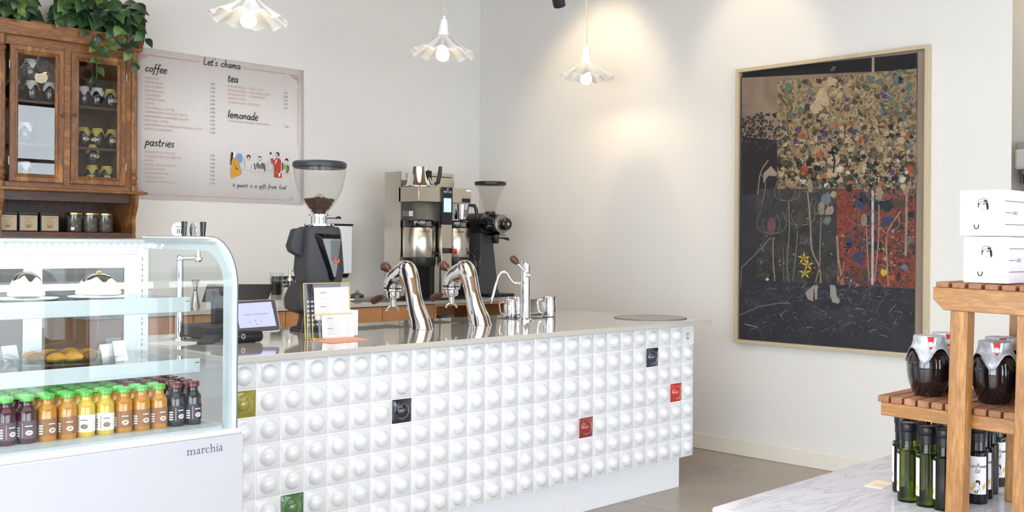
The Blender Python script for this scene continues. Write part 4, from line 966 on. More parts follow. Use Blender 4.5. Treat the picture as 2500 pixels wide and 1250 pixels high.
stem([(600, 750), (630, 700), (655, 665)], .012, 0); stem([(598, 748), (570, 720)], .008, 0); stem([(620, 740), (650, 720), (645, 680)], .007, 0)
stem([(150, 470), (120, 520), (110, 600)], .010, 0); stem([(120, 520), (140, 560), (125, 640)], .006, 0); st.poly([cr(132, 520), cr(160, 492), cr(183, 520), cr(182, 532), cr(150, 530), cr(130, 560)], fnp, 0, .0022)
build('pale_stems', st, [mat('stem_cream', (158, 142, 122), .8, noise=.4, nscale=30), mat('stem_white', (190, 186, 184), .8, noise=.3, nscale=30), mat('stem_grey', (118, 112, 104), .8), pm[OLV], pm[BRN], mat('thistle_mauve', (120, 82, 96), .8, noise=.4, nscale=50)], pa, sharp=180)
sc_ = MB()
for j in range(420):
    x = 50+rnd.random()*645; y = 955+rnd.random()**1.5*190; 
    if y > 1140: continue
    a = rnd.uniform(-1.0, .4) if rnd.random() < .7 else rnd.uniform(-3, 3); L_ = 5+rnd.random()**2*34
    sc_.stroke([cr(x, y), cr(x+L_*.5*math.cos(a), y+L_*.5*math.sin(a)-3), cr(x+L_*math.cos(a), y+L_*math.sin(a))], .0006+.0014*rnd.random()**2, fnp, rnd.choice([0, 1, 1]), h=.0022+j*1e-6)
sc_.stroke([cr(*q) for q in [(40, 1062), (110, 1030), (190, 1015), (235, 1018)]], .006, fnp, 1, .003).stroke([cr(*q) for q in [(60, 1095), (110, 1108)]], .004, fnp, 0, .003)
sc_.stroke([cr(388, 130), cr(398, 112)], .003, fnp, 0, .003).stroke([cr(396, 130), cr(406, 112)], .003, fnp, 0, .003)
sc_.poly([cr(*q) for q in [(385, 946), (405, 948), (412, 990), (424, 1008), (416, 1018), (394, 1012), (386, 985)]], fnp, 2, .0026).poly([cr(*q) for q in [(290, 975), (325, 945), (320, 1010), (300, 1000)]], fnp, 2, .0026).poly([cr(*q) for q in [(325, 948), (338, 946), (336, 1000), (328, 1004)]], fnp, 2, .0026)
sc_.poly([cr(*q) for q in ell(385, 1022, 52, 18, 16)], fnp, 3, .0024)
build('scratched_ground', sc_, [mat('scratch_white', (178, 180, 186), .8), mat('scratch_grey', (112, 114, 122), .8), mat('pale_foot', (150, 144, 136), .8), pm[CHA]], pa, sharp=180)
pg = build('protective_glass', MB().bx(-.034, -.031, -pw+wf, -wf, wf, ph-wf), 'artglass', pa)

# ------------------------------------------------------------------ menu poster on the back wall
MX1, MX2, MZT, MZB = 2.869, 4.041, 2.558, 1.617
mn = thing('menu_poster', 'large pale pink menu poster with drinks, pastries and prices beside the hutch', 'poster', (MX1, WY, MZB))
sh_ = MB(); nx_ = 24
top_e = []; vs = []
for i in range(nx_+1):
    a = (MX2-MX1)*i/nx_
    for j in (0, 1): vs.append((a, -.004-.006*math.sin(i*.5)**2*(1-j)-(.010 if i > nx_-2 and j == 0 else 0), j*(MZT-MZB)))
fs = [(2*i, 2*i+2, 2*i+3, 2*i+1) for i in range(nx_)]
sh_.add(vs, fs)
so = build('sheet', sh_, mat('pale_pink_poster_paper', (226, 221, 219), .6), mn, sharp=180)
so.modifiers.new('thickness', 'SOLIDIFY').thickness = .0008; so.modifiers['thickness'].offset = 1
def fm(a, b, h): return (a-MX1, -.0125-h, b-MZB)
def cm(x, y): q = P(320+x/3.125, 100+y/3.125, Y=WY-.012); return (q.x, q.z)
for s_, x, y, size, tr_ in [("Let's chama", 552, 178, .048, 1.0), ("coffee", 108, 228, .050, 1.0), ("tea", 736, 308, .052, 1.02), ("lemonade", 736, 584, .053, 1.0), ("pastries", 106, 796, .053, 1.02), ("A guest is a gift from God", 775, 1112, .029, 1.12)]:
    x0, y0 = cm(x, y); hd_ = MB(); hand(hd_, s_, x0, y0, size, fm, wd=.10, track=tr_); build('handwritten_heading', hd_, 'ink', mn, sharp=180)
coffee = ["ESPRESSO", "AMERICANO", "COLD BREW", "MACCHIATO", "CORTADO", "CAPPUCCINO", "LATTE", "FIG-VANILLA LATTE", "CINNAMON-WALNUT LATTE", "RASPBERRY-LAVENDER LATTE", "MATCHA LATTE", "RASPBERRY-LAVENDER MATCHA LATTE", "HOT CHOCOLATE"]
cp_ = ["4.50", "5.00", "4.75", "5.25", "5.25", "6.00", "6.50", "6.50", "6.50", "6.50", "6.50", "6.50", "5.50"]
past = ["CIGARETTE COOKIE", "CHOCOLATE CIGARETTE", "KADA", "BLACK SEA DELIGHT", "KHACHAPURI", "MUSHROOM PIE", "SPINACH PIE", "LOBIANI PENOVANI"]
pp_ = ["3.50", "3.50", "3.50", "4.50", "6.50", "6.50", "7.50", "7.50"]
tea = ["SERENDIPITEA - EARL GREY", "SERENDIPITEA - PASSION & ENVY", "SERENDIPITEA - CHAMOMILE", "MASALA CHAI", "CHAMA MAMA ICED TEA"]
tp_ = ["5.50", "5.50", "5.50", "4.75", "4.50"]
def rows(lst, prices, x, y0, y1, xp, yp0, yp1, s=.0195):
    it = MB(); prc = MB()
    for k, s_ in enumerate(lst):
        y = y0+(y1-y0)*k/max(1, len(lst)-1); a, b = cm(x, y); text_mb(it, s_, s, fm, a, b, sx=.98, spacing=1.12)
    for k, s_ in enumerate(prices):
        y = yp0+(yp1-yp0)*k/max(1, len(prices)-1); a, b = cm(xp, y); text_mb(prc, s_, s*.95, fm, a, b)
    build('item_list', it, rose, mn, sharp=180); build('price_list', prc, 'greyink', mn, sharp=180)
rose = mat('dusty_rose_print', (206, 164, 158), .8)
rows(coffee, cp_, 106, 286, 676, 605, 334, 706); rows(past, pp_, 106, 852, 1078, 603, 880, 1094)
rows(tea, tp_, 736, 350, 472, 1164, 402, 518); rows(["TARRAGON-GINGER LEMONADE"], ["3.50"], 738, 616, 616, 1172, 660, 660)
bd = MB()
a0, b0_ = cm(40, 104); 
TLc, TRc, BRc, BLc = cm(60, 98), cm(1272, 262), cm(1272, 1218), cm(60, 1172)
zt_, zb_ = TLc[1], BLc[1]; xr_ = TRc[0]
def hl(x0, x1, z): bd.stroke([(x0, z), (x1, z)], .0035, fm)
hl(cm(140, 0)[0], cm(522, 0)[0], cm(330, 132)[1]); hl(cm(845, 0)[0], cm(1180, 0)[0], cm(330, 132)[1]); hl(cm(135, 0)[0], cm(1190, 0)[0], cm(660, 1192)[1])
bd.stroke([(cm(1272, 600)[0], cm(1272, 355)[1]), (cm(1272, 600)[0], cm(1272, 1135)[1])], .0035, fm)
def corner(cx_, cz_, sx_, sz_):
    for r_ in (.018, .03, .042): bd.stroke([(cx_-sx_*q[0], cz_-sz_*q[1]) for q in ell(0, 0, r_, r_*.8, 8, 0, PI/2)], .003, fm)
    bd.stroke([(cx_, cz_-sz_*.07), (cx_, cz_-sz_*.01), (cx_-sx_*.004, cz_), (cx_-sx_*.07, cz_)], .004, fm)
    for q in range(4): bd.poly([(cx_-sx_*(.012+.012*q)+.006*math.cos(a), cz_-sz_*(.012+.006*(3-q))+.004*math.sin(a)) for a in [k*PI/4 for k in range(8)]], fm, h=.0008)
xr2 = cm(1272, 600)[0]; zt2 = cm(330, 132)[1]; zb2 = cm(660, 1192)[1]; xl2 = cm(30, 600)[0]
corner(xr2, zt2, 1, 1); corner(xr2, zb2, 1, -1); corner(xl2+.02, zt2, -1, 1); corner(xl2+.02, zb2, -1, -1)
build('border', bd, 'pinkink', mn, sharp=180)
# illustration: guests at a table. coordinates: 1731x1250 crop of the photo around (540,350)
def ci_(x, y): q = P(540+x/9.617, 350+y/9.615, Y=WY-.012); return (q.x, q.z)
il = MB(); IM = [mat('ink_mustard', (208, 156, 56), .8), mat('ink_blue', (120, 160, 220), .8), mat('ink_coat_red', (178, 66, 52), .8), mat('ink_grey', (112, 118, 130), .8), mat('ink_green', (146, 172, 84), .8), M['ink'], mat('ink_pale_line', (170, 170, 172), .8), M['paper'], mat('ink_dark_green', (96, 124, 50), .8)]
def ip(pts, c, h=.0006): il.poly([ci_(*q) for q in pts], fm, c, h)
def is_(pts, w_, c, h=.0010): il.stroke([ci_(*q) for q in smooth_pts(pts, 3)], w_, fm, c, h)
ip(ell(430, 352, 72, 118, 24), 1, .0006)
ip([(275, 350), (330, 340), (385, 370), (400, 470), (440, 560), (465, 700), (430, 760), (330, 785), (265, 825), (235, 800), (225, 640), (250, 500), (245, 400)], 0, .0009)
ip([(270, 205), (300, 190), (335, 215), (330, 270), (310, 340), (280, 340)], 7, .0011); ip([(235, 210), (270, 200), (285, 240), (270, 320), (240, 430), (225, 515), (212, 500), (220, 380)], 5, .0013)
is_([(345, 560), (370, 600), (395, 610)], .006, 5); is_([(310, 480), (330, 560), (320, 620)], .002, 5); is_([(300, 245), (320, 240)], .002, 5); is_([(410, 480), (450, 620), (462, 700)], .002, 5)
ip([(590, 340), (600, 290), (640, 262), (690, 295), (698, 345), (670, 320), (640, 300), (612, 330)], 5); is_([(615, 330), (612, 380), (640, 400), (670, 380), (680, 340)], .002, 6); ip(ell(612, 352, 12, 14, 10), 2, .0005); ip(ell(665, 352, 12, 14, 10), 2, .0005)
ip([(862, 330), (880, 300), (930, 305), (944, 340), (900, 322)], 5); is_([(865, 340), (872, 380), (905, 400), (935, 375), (940, 340)], .002, 6); is_([(905, 395), (912, 430)], .003, 5)
ip([(815, 500), (845, 450), (880, 440), (920, 470), (950, 440), (985, 460), (1000, 520), (985, 600), (840, 590)], 3); ip([(865, 440), (950, 445), (910, 500)], 7, .0009); ip(ell(885, 590, 40, 18, 14), 0, .001)
is_([(770, 470), (790, 540), (795, 620)], .006, 5); is_([(1000, 470), (1012, 560), (1022, 650)], .007, 5); is_([(545, 350), (550, 460), (552, 570)], .004, 6); is_([(710, 510), (708, 600)], .006, 6); is_([(1435, 450), (1435, 640)], .008, 5)
is_([(470, 575), (700, 660), (1240, 690), (1620, 715)], .002, 6); is_([(490, 590), (492, 740)], .0015, 6); is_([(1620, 715), (1610, 830)], .0015, 6)
for x in (560, 620, 800, 905, 990, 1520, 1560): is_([(x, 690), (x-4, 770)], .0012, 6)
is_([(1060, 470), (1050, 540), (1070, 620), (1130, 640), (1195, 620), (1210, 540), (1195, 470), (1130, 455), (1060, 470)], .003, 6); is_([(1105, 480), (1100, 580)], .003, 6)
ip([(1165, 350), (1205, 350), (1240, 405), (1300, 345), (1360, 345), (1405, 420), (1400, 600), (1425, 815), (1245, 800), (1240, 500), (1185, 480)], 2); ip([(1250, 500), (1270, 420), (1330, 350), (1300, 430)], 7, .0012)
ip([(1160, 270), (1175, 270), (1185, 350), (1165, 352)], 7, .0009); ip(ell(1165, 235, 20, 30, 10), 5); is_([(1275, 220), (1280, 300), (1310, 330)], .002, 6); ip([(1275, 250), (1290, 215), (1330, 205), (1365, 240), (1362, 300), (1340, 310), (1330, 240), (1290, 235)], 5); is_([(1282, 290), (1295, 300)], .006, 5)
ip([(1345, 710), (1385, 700), (1380, 775), (1350, 780)], 7, .0012); is_([(1410, 430), (1412, 600), (1380, 710)], .004, 7, .0013)
ip([(1485, 400), (1530, 345), (1575, 385), (1575, 425), (1530, 395)], 5); is_([(1490, 410), (1490, 460), (1520, 490), (1560, 460), (1565, 420)], .002, 6); ip([(1450, 520), (1480, 490), (1525, 520), (1540, 620), (1460, 600)], 4); ip([(1525, 520), (1570, 500), (1600, 560), (1598, 635), (1540, 650)], 8); ip([(1515, 640), (1578, 640), (1578, 690), (1515, 690)], 2, .001)
build('guests_drawing', il, IM, mn, sharp=180, label='small drawing of five guests around a table')
# ------------------------------------------------------------------ glass display case
DX0, DX1, DYF, DYB, DZ, DZT = .35, 1.60, 2.905, 3.52, .80, 1.366
dc = thing('display_case', 'white refrigerated display case with curved glass front and lit shelves', 'display case', (DX0, DYF, 0))
def dbx(mb, x0, x1, y0, y1, z0, z1, mi=0): return mb.bx(x0-DX0, x1-DX0, y0-DYF, y1-DYF, z0, z1, None, mi)
grn = mat('pale_green_white_enamel', (184, 193, 196), .35)
enm = mat('cool_white_enamel', (188, 189, 196), .4, noise=.02, nscale=2)
body = dbx(MB(), DX0-.01, DX1+.016, 2.882, DYB+.01, .10, .782)
bo = build('base_cabinet', body, enm, dc, bevel=.004)
build('kick_plate', dbx(MB(), DX0+.02, DX1-.01, 2.92, DYB-.02, 0, .10), 'steeld', dc)
rl = build('front_rail', dbx(MB(), DX0-.006, DX1+.010, 2.886, DYB+.006, .782, .797), 'whiteg', dc, bevel=.004)
def fnd(a, b, h): return (a, 2.882-DYF-h, b)
# "marchia" in a serif face, drawn as stems, arches and serifs
def serif(mb, s, x, y, xh, fn, mi=0):
    th, tn = .17*xh, .075*xh
    def stem(cx, y0, y1, top=True, bot=True, l=True, r=True):
        mb.stroke([(cx, y0), (cx, y1)], th, fn, mi)
        if bot: mb.stroke([(cx-.26*xh if l else cx, y0+tn/2), (cx+.26*xh if r else cx, y0+tn/2)], tn, fn, mi)
        if top: mb.stroke([(cx-.26*xh, y1-tn*1.6), (cx, y1-tn*.3)], tn*1.4, fn, mi)
    def arch(x0, x1, y0=0):
        pts = [(x0, .62*xh), (x0+.12*xh, .88*xh), (x0+.30*xh, .98*xh), (x1-.06*xh, .90*xh), (x1, .66*xh), (x1, .4*xh)]
        mb.stroke([(a, y+b) for a, b in smooth_pts(pts, 4)], [tn]*8+[tn*1.6]*4+[th]*9, fn, mi); mb.stroke([(x1, y+.45*xh), (x1, y)], th, fn, mi)
        mb.stroke([(x1-.24*xh, y+tn/2), (x1+.24*xh, y+tn/2)], tn, fn, mi)
    for ch in s:
        if ch == 'm': stem(x+.3*xh, y, y+xh); arch(x+.36*xh, x+.95*xh); arch(x+1.01*xh, x+1.6*xh); x += 1.95*xh
        elif ch == 'a':
            pts = [(x+.16*xh, y+.76*xh), (x+.22*xh, y+.90*xh), (x+.42*xh, y+.97*xh), (x+.62*xh, y+.86*xh), (x+.66*xh, y+.6*xh), (x+.66*xh, y+.14*xh), (x+.74*xh, y+.03*xh), (x+.90*xh, y+.10*xh)]
            mb.stroke(smooth_pts(pts, 4), [tn*1.4]*8+[th]*16+[tn]*5, fn, mi)
            mb.stroke(smooth_pts([(x+.66*xh, y+.60*xh), (x+.40*xh, y+.52*xh), (x+.14*xh, y+.34*xh), (x+.16*xh, y+.10*xh), (x+.34*xh, y+.02*xh), (x+.54*xh, y+.08*xh), (x+.66*xh, y+.22*xh)], 4), [tn]*6+[th]*8+[tn]*11, fn, mi); x += 1.02*xh
        elif ch == 'r': stem(x+.28*xh, y, y+xh); mb.stroke(smooth_pts([(x+.34*xh, y+.6*xh), (x+.46*xh, y+.88*xh), (x+.62*xh, y+.97*xh), (x+.76*xh, y+.84*xh)], 4), [tn]*6+[th]*7, fn, mi); x += .88*xh
        elif ch == 'c': mb.stroke(smooth_pts([(x+.80*xh, y+.76*xh), (x+.70*xh, y+.93*xh), (x+.48*xh, y+.97*xh), (x+.22*xh, y+.80*xh), (x+.14*xh, y+.48*xh), (x+.22*xh, y+.18*xh), (x+.48*xh, y+.01*xh), (x+.70*xh, y+.07*xh), (x+.84*xh, y+.22*xh)], 4), [th*.9]*3+[tn]*6+[th]*14+[tn]*10, fn, mi); x += .96*xh
        elif ch == 'h': stem(x+.26*xh, y, y+1.62*xh); arch(x+.34*xh, x+.92*xh); x += 1.24*xh
        elif ch == 'i': stem(x+.28*xh, y, y+xh); mb.poly(ell(x+.27*xh, y+1.4*xh, .11*xh, .11*xh, 12), fn, mi); x += .56*xh
    return x
m0 = P(456, 1113, Y=2.88); m1 = P(546, 1100, Y=2.88)
lt = MB(); L_ = m1.x-m0.x; x_end = serif(lt, 'marchia', 0, 0, 1, lambda a, b, h: (0, 0, 0)); xh_ = L_/x_end
lt = MB(); serif(lt, 'marchia', m0.x-DX0, m0.z, xh_, fnd)
lt.v = [(x, y, z) for x, y, z in lt.v]
build('lettering', lt, 'greyink', bo, sharp=180)
M['greyink2'] = mat('slate_lettering', (84, 86, 104), .6)
bo.children[0].data.materials[0] = M['greyink2']
build('deck', dbx(MB(), DX0+.03, DX1-.03, 2.93, DYB-.03, .797, .803), grn, dc)
# end profile (YZ): front edge up, round to the top, back
R_c = .13
prof = [(0, .797), (0, DZT-.145)]
prof += [(.165-.165*math.cos(a), DZT-.145+.145*math.sin(a)) for a in [PI/2*k/14 for k in range(1, 15)]]
prof += [(.30, DZT+.001), (DYB-DYF, DZT+.001)]
def offset_prof(pr_, d):
    out = []
    for i, (y, z) in enumerate(pr_):
        a = pr_[max(i-1, 0)]; b = pr_[min(i+1, len(pr_)-1)]; ty, tz = b[0]-a[0], b[1]-a[1]; l = math.hypot(ty, tz); out.append((y+tz/l*d, z-ty/l*d))
    return out
def band(mb, x0, x1, d0, d1, T_=None):
    A_, B_2 = offset_prof(prof, d0), offset_prof(prof, d1); rings = []
    for (ya, za), (yb, zb) in zip(A_, B_2): rings.append([Vector((x0, ya, za)), Vector((x1, ya, za)), Vector((x1, yb, zb)), Vector((x0, yb, zb))])
    return mb.loft(rings)
for k, (xa_, s_) in enumerate(((DX1-DX0, -1), (0, 1))):
    ef = build('end_frame', band(MB(), xa_-(.010 if s_ < 0 else 0), xa_+(.010 if s_ > 0 else 0), -.004, .016), 'whiteg', dc, sharp=50)
    build('inner_trim', band(MB(), xa_+s_*.010, xa_+s_*.022, .004, .038), grn, ef, sharp=50)
    vs = [(xa_+s_*.004, y, z) for y, z in offset_prof(prof, .03)]+[(xa_+s_*.004, DYB-DYF, .80), (xa_+s_*.004, 0.03, .80)]
    n = len(vs); gl = MB().add(vs, [tuple(range(n))])
    build('end_glass', gl, 'caseglass', dc, sharp=180)
build('edge_strip', band(MB(), DX1-DX0-.0005, DX1-DX0+.003, -.006, .003), mat('grey_rubber_edge', (88, 106, 116), .4), dc)
gf = MB(); A_ = offset_prof(prof[:17], .001); n = len(A_)
gf.add([(.010, y, z) for y, z in A_]+[(DX1-DX0-.010, y, z) for y, z in A_], [(i, i+1, n+i+1, n+i) for i in range(n-1)])
build('curved_front_glass', gf, 'caseglass', dc, sharp=60)
build('top_glass', dbx(MB(), DX0+.01, DX1-.01, DYF+.31, DYB-.02, DZT-.004, DZT), 'caseglass', dc)
# rear frame and sliding doors
rf = dbx(MB(), DX1-.045, DX1-.006, DYB-.04, DYB, .80, DZT-.006)
dbx(rf, DX0, DX0+.04, DYB-.04, DYB, .80, DZT-.006); dbx(rf, DX0+.04, DX1-.045, DYB-.04, DYB, DZT-.055, DZT-.006); dbx(rf, DX0+.04, DX1-.045, DYB-.04, DYB, .80, .83)
rf = build('rear_frame', rf, 'whiteg', dc, bevel=.002)
sl = MB()
for k in range(26):
    z = .84+k*.018
    dbx(sl, DX1-.030, DX1-.027, DYB-.0405, DYB-.0402, z, z+(.010 if k % 2 else .006))
build('slots', sl, 'greyink', rf)
def door_(x0, x1, y0, name='sliding_door'):
    d = dbx(MB(), x0, x0+.04, y0, y0+.014, .83, DZT-.055); dbx(d, x1-.04, x1, y0, y0+.014, .83, DZT-.055); dbx(d, x0+.04, x1-.04, y0, y0+.014, DZT-.10, DZT-.055); dbx(d, x0+.04, x1-.04, y0, y0+.014, .83, .87)
    d = build(name, d, 'whiteg', dc, bevel=.001)
    build('pane', dbx(MB(), x0+.04, x1-.04, y0+.005, y0+.009, .87, DZT-.10), thin_glass('door_glass_%d' % int(x0*100), (.62, .64, .66)), d)
door_(1.215, 1.555, DYB-.034); door_(.80, 1.245, DYB-.018); door_(.40, .82, DYB-.034)
led = mat('cool_led', (255, 255, 255), .3, emit=(.92, .97, 1), estr=2.2)
ledd = mat('led_dots', (255, 255, 255), .3, emit=(.92, .97, 1), estr=6)
lb = dbx(MB(), DX0+.03, 1.40, 3.02, 3.05, DZT-.030, DZT-.014)
lb = build('light_strip', lb, grn, dc)
dt = MB()
for k in range(52):
    x = DX0+.05+k*.0200
    dbx(dt, x, x+.006, 3.018, 3.0198, DZT-.026, DZT-.020)
    dbx(dt, x+.002, x+.008, 3.030, 3.036, DZT-.0312, DZT-.0302)
build('led_dots', dt, ledd, lb, label='row of small white light dots')
tl = P(285, 640, X=1.40)
build('glow_tube', MB().tube([(.04, tl.y-DYF, tl.z), (1.40-DX0, tl.y-DYF, tl.z)], .009, 12), led, dc, label='upper glowing light tube')
tl = P(375, 696, X=1.57)
build('glow_tube', MB().tube([(.04, tl.y-DYF, tl.z), (1.565-DX0, tl.y-DYF, tl.z)], .010, 12), led, dc, label='lower glowing bar standing in for a reflection in the glass')  # glowing bar put in for a reflection in the case glass
def lt_(x, y, z, sx_, sy_, e):
    e *= .05
    l = bpy.data.lights.new('case_light', 'AREA'); l.shape = 'RECTANGLE'; l.size = sx_; l.size_y = sy_; l.energy = e; l.color = (.93, .98, 1)
    o_ = bpy.data.objects.new('case_light', l); col.objects.link(o_); o_.parent = dc; o_.location = (x-DX0, y-DYF, z)
lt_(.95, 3.03, DZT-.034, 1.0, .02, 5); lt_(.95, 3.12, 1.128, 1.0, .02, 2.5); lt_(.95, 3.06, .945, 1.0, .02, 3)
# shelves
shelf_z = []
for k, (u, v, X_, top_) in enumerate([(466, 761.6, 1.56, 1.183), (489, 909, 1.56, .998)]):
    q = P(u, v, X=X_); yf = q.y; zb = q.z; zt = top_; shelf_z.append((yf, zt))
    s_ = build('shelf', dbx(MB(), DX0+.03, X_, yf+.004, 3.45, zt-.012, zt-.004), thin_glass('shelf_glass_%d' % k, (.90, .95, .94)), dc)
    lp = dbx(MB(), DX0+.03, X_, yf, yf+.006, zb, zt)
    build('shelf_front', lp, grn, s_, bevel=.002)
    build('shelf_bracket', dbx(dbx(MB(), X_-.012, X_-.002, yf+.01, 3.48, zt-.030, zt-.014), X_-.018, X_-.004, yf+.0, 3.48, zt-.014, zt-.012), grn, s_)
    print('shelf', yf, zb, zt)

# juice bottles
def liquid(name, c): return mat(name, c, .12, coat=.8, noise=.35, nscale=30)
juice_m = {'purple': liquid('grape_juice', (76, 22, 42)), 'amber': liquid('apricot_juice', (206, 140, 44)), 'pale': liquid('pear_juice', (226, 190, 70)), 'black': liquid('dark_berry_juice', (28, 20, 30))}
capg = mat('green_bottle_cap', (84, 172, 66), .3, coat=.4); capm = mat('maroon_bottle_cap', (104, 28, 44), .3, coat=.4)
labd = mat('plum_label', (104, 84, 92), .5, noise=.3, nscale=60); labb = mat('brown_label', (160, 112, 78), .5, noise=.3, nscale=60); labw = mat('white_label', (236, 234, 226), .5); labk = mat('charcoal_label', (58, 52, 62), .5)
def juice(kind):
    t = thing('juice_bottle', 'x', 'juice bottle', (0, 0, 0))
    r = .0245
    pr_ = [(.010, 0), (r-.004, .001), (r, .006), (r, .078), (r-.003, .090), (r-.009, .100), (.0145, .106), (.0145, .115)]
    build('bottle', MB().lathe(smooth_pts(pr_, 2), 24), juice_m[kind], t)
    cm_ = capm if kind == 'black' else capg
    build('cap', MB().lathe([(.0165, .113), (.0185, .115), (.0185, .126), (.0165, .129), (0, .1295)], 24), cm_, t)
    lb_ = {'purple': labd, 'amber': labb, 'pale': labw, 'black': labk}[kind]
    lmb = MB().lathe([(r+.0006, .014), (r+.0006, .062)], 24, cap=False)
    l_ = build('label', lmb, lb_, t)
    # printed emblem: an oval with a fruit, a block of lines
    def fl(a, b, h, q0=-PI/2-.2): q = q0+a/r; rr_ = r+.0007+h; return (rr_*math.cos(q), rr_*math.sin(q), b)
    pm_ = MB(); pm_.poly(ell(.006, .030, .009, .007, 16), fl, 0, .0010); pm_.poly([(.0, .028), (.004, .033), (.009, .034), (.012, .031), (.008, .028), (.004, .027)], fl, 1, .0014)
    for k in range(4): pm_.stroke([(-.030+.003*i_, .022+k*.007) for i_ in range(5)], .004, fl, 0, .0004)
    pm_.stroke([(-.004+.002*i_, .048) for i_ in range(10)], .0028, fl, 0, .0004)
    pm_.stroke([(-.010, .018), (-.010, .056)], .002, fl, 1, .0004)
    build('print', pm_, [M['paper'] if kind != 'pale' else M['greyink'], juice_m['amber'] if kind in ('amber', 'pale') else M['pinkink']], l_)
    return t
protos = {}
kinds = ['black', 'black', 'amber', 'amber', 'amber', 'pale', 'pale', 'amber', 'amber', 'purple', 'purple', 'purple']
desc = {'black': 'maroon-capped dark berry juice bottle', 'amber': 'green-capped amber juice bottle', 'pale': 'green-capped pale juice bottle with white label', 'purple': 'green-capped deep red juice bottle'}
rows_n = ['front row', 'second row', 'third row', 'fourth row', 'fifth row', 'back row']
cols_n = ['at the right end', 'second from the right end', 'third from the right end', 'fourth from the right end', 'fifth from the right end', 'sixth from the right end', 'seventh from the right end', 'eighth from the right end', 'ninth from the right end', 'tenth from the right end', 'eleventh from the right end', 'twelfth from the right end']
rj = random.Random(5)
for c in range(12):
    for r_ in range(6):
        k = kinds[c]
        if r_ >= 2 and c in (2, 3): k = 'black'
        if c == 4 and r_ >= 4: k = 'black'
        pos = (1.525-c*.0515+rj.uniform(-.001, .001)+r_*.004, 3.025+r_*.0535+c*.003+rj.uniform(-.001, .001), .8031)
        lb_ = '%s, %s, %s' % (desc[k], rows_n[r_], cols_n[c])
        if k not in protos:
            o = protos[k] = juice(k); o.location = pos; o['label'] = lb_; o['group'] = 'juice bottles on the case floor'
            o.rotation_euler = (0, 0, rj.uniform(-.5, .3))
        else: dup(protos[k], pos, rj.uniform(-.6, .4), lb_, 'juice bottles on the case floor')

# cakes on the upper shelf
yf, zt = shelf_z[0]
cream = mat('ivory_icing', (238, 232, 206), .55, bump=.3, bscale=90); choc = mat('dark_chocolate_glaze', (46, 34, 34), .18, coat=.6)
def cake(u, vtop, vbot, wpx, label, lemon=True):
    c = P(u, vbot, Z=zt+.010)
    s = wpx/2/(FPX/((c-Vector((0, 0, H))).dot(Fw))); hgt = (vbot-vtop)*2*s/wpx
    t = thing('cake', label, 'cake', (c.x, c.y, zt+.0105), group=None)
    pr_ = [(s*.98, 0), (s, .004), (s*.93, hgt*.3), (s*.8, hgt*.55), (s*.6, hgt*.8), (s*.3, hgt*.96), (0, hgt)]
    build('sponge', MB().lathe(smooth_pts(pr_, 3), 32), cream, t)
    g = MB(); n = 40; rings = []
    pS = smooth_pts(pr_, 6)
    def rad(z):
        for i in range(len(pS)-1):
            if pS[i][1] <= z <= pS[i+1][1]: q = (z-pS[i][1])/(pS[i+1][1]-pS[i][1]+1e-9); return pS[i][0]*(1-q)+pS[i+1][0]*q
        return 0
    for f in (0, .25, .5, .75, .95):
        rr_ = []
        for k in range(n):
            q = 2*PI*k/n; z0 = hgt*(.72+.11*math.sin(5*q)+.05*math.sin(9*q+1)); z = z0+(hgt*.995-z0)*f; r = rad(z)+.0018
            rr_.append(Vector((r*math.cos(q), r*math.sin(q), z+.001)))
        rings.append(rr_)
    build('chocolate_glaze', g.loft(rings), choc, t, sharp=80)
    if lemon: build('lemon_curl', MB().tube([(-.008, -.004, hgt+.002), (0, -.006, hgt+.006), (.008, -.002, hgt+.003)], .003, 8), mat('lemon_yellow', (236, 206, 60), .5), t)
    return t
def dish(x, y, z, r, label, m='whiteg'):
    o = build('cake_plate', MB().lathe([(r*.6, 0), (r*.65, .002), (r, .008), (r, .0100), (r*.66, .0045), (0, .0040)], 40), m, loc=(x, y, z)); return tag(o, label, 'plate')
c1 = P(64, 724, Z=zt+.010); dish(c1.x, c1.y, zt-.0035, .085, 'white round plate under the left chocolate topped cake')
c2 = P(240, 719, Z=zt+.010); dish(c2.x, c2.y, zt-.0035, .085, 'white round plate under the right chocolate topped cake')
cake(64, 664, 722, 84, 'domed ivory cake with chocolate top, left one on the upper shelf', False)
cake(240, 668, 718, 104, 'domed ivory cake with chocolate top and lemon, right one on upper shelf')
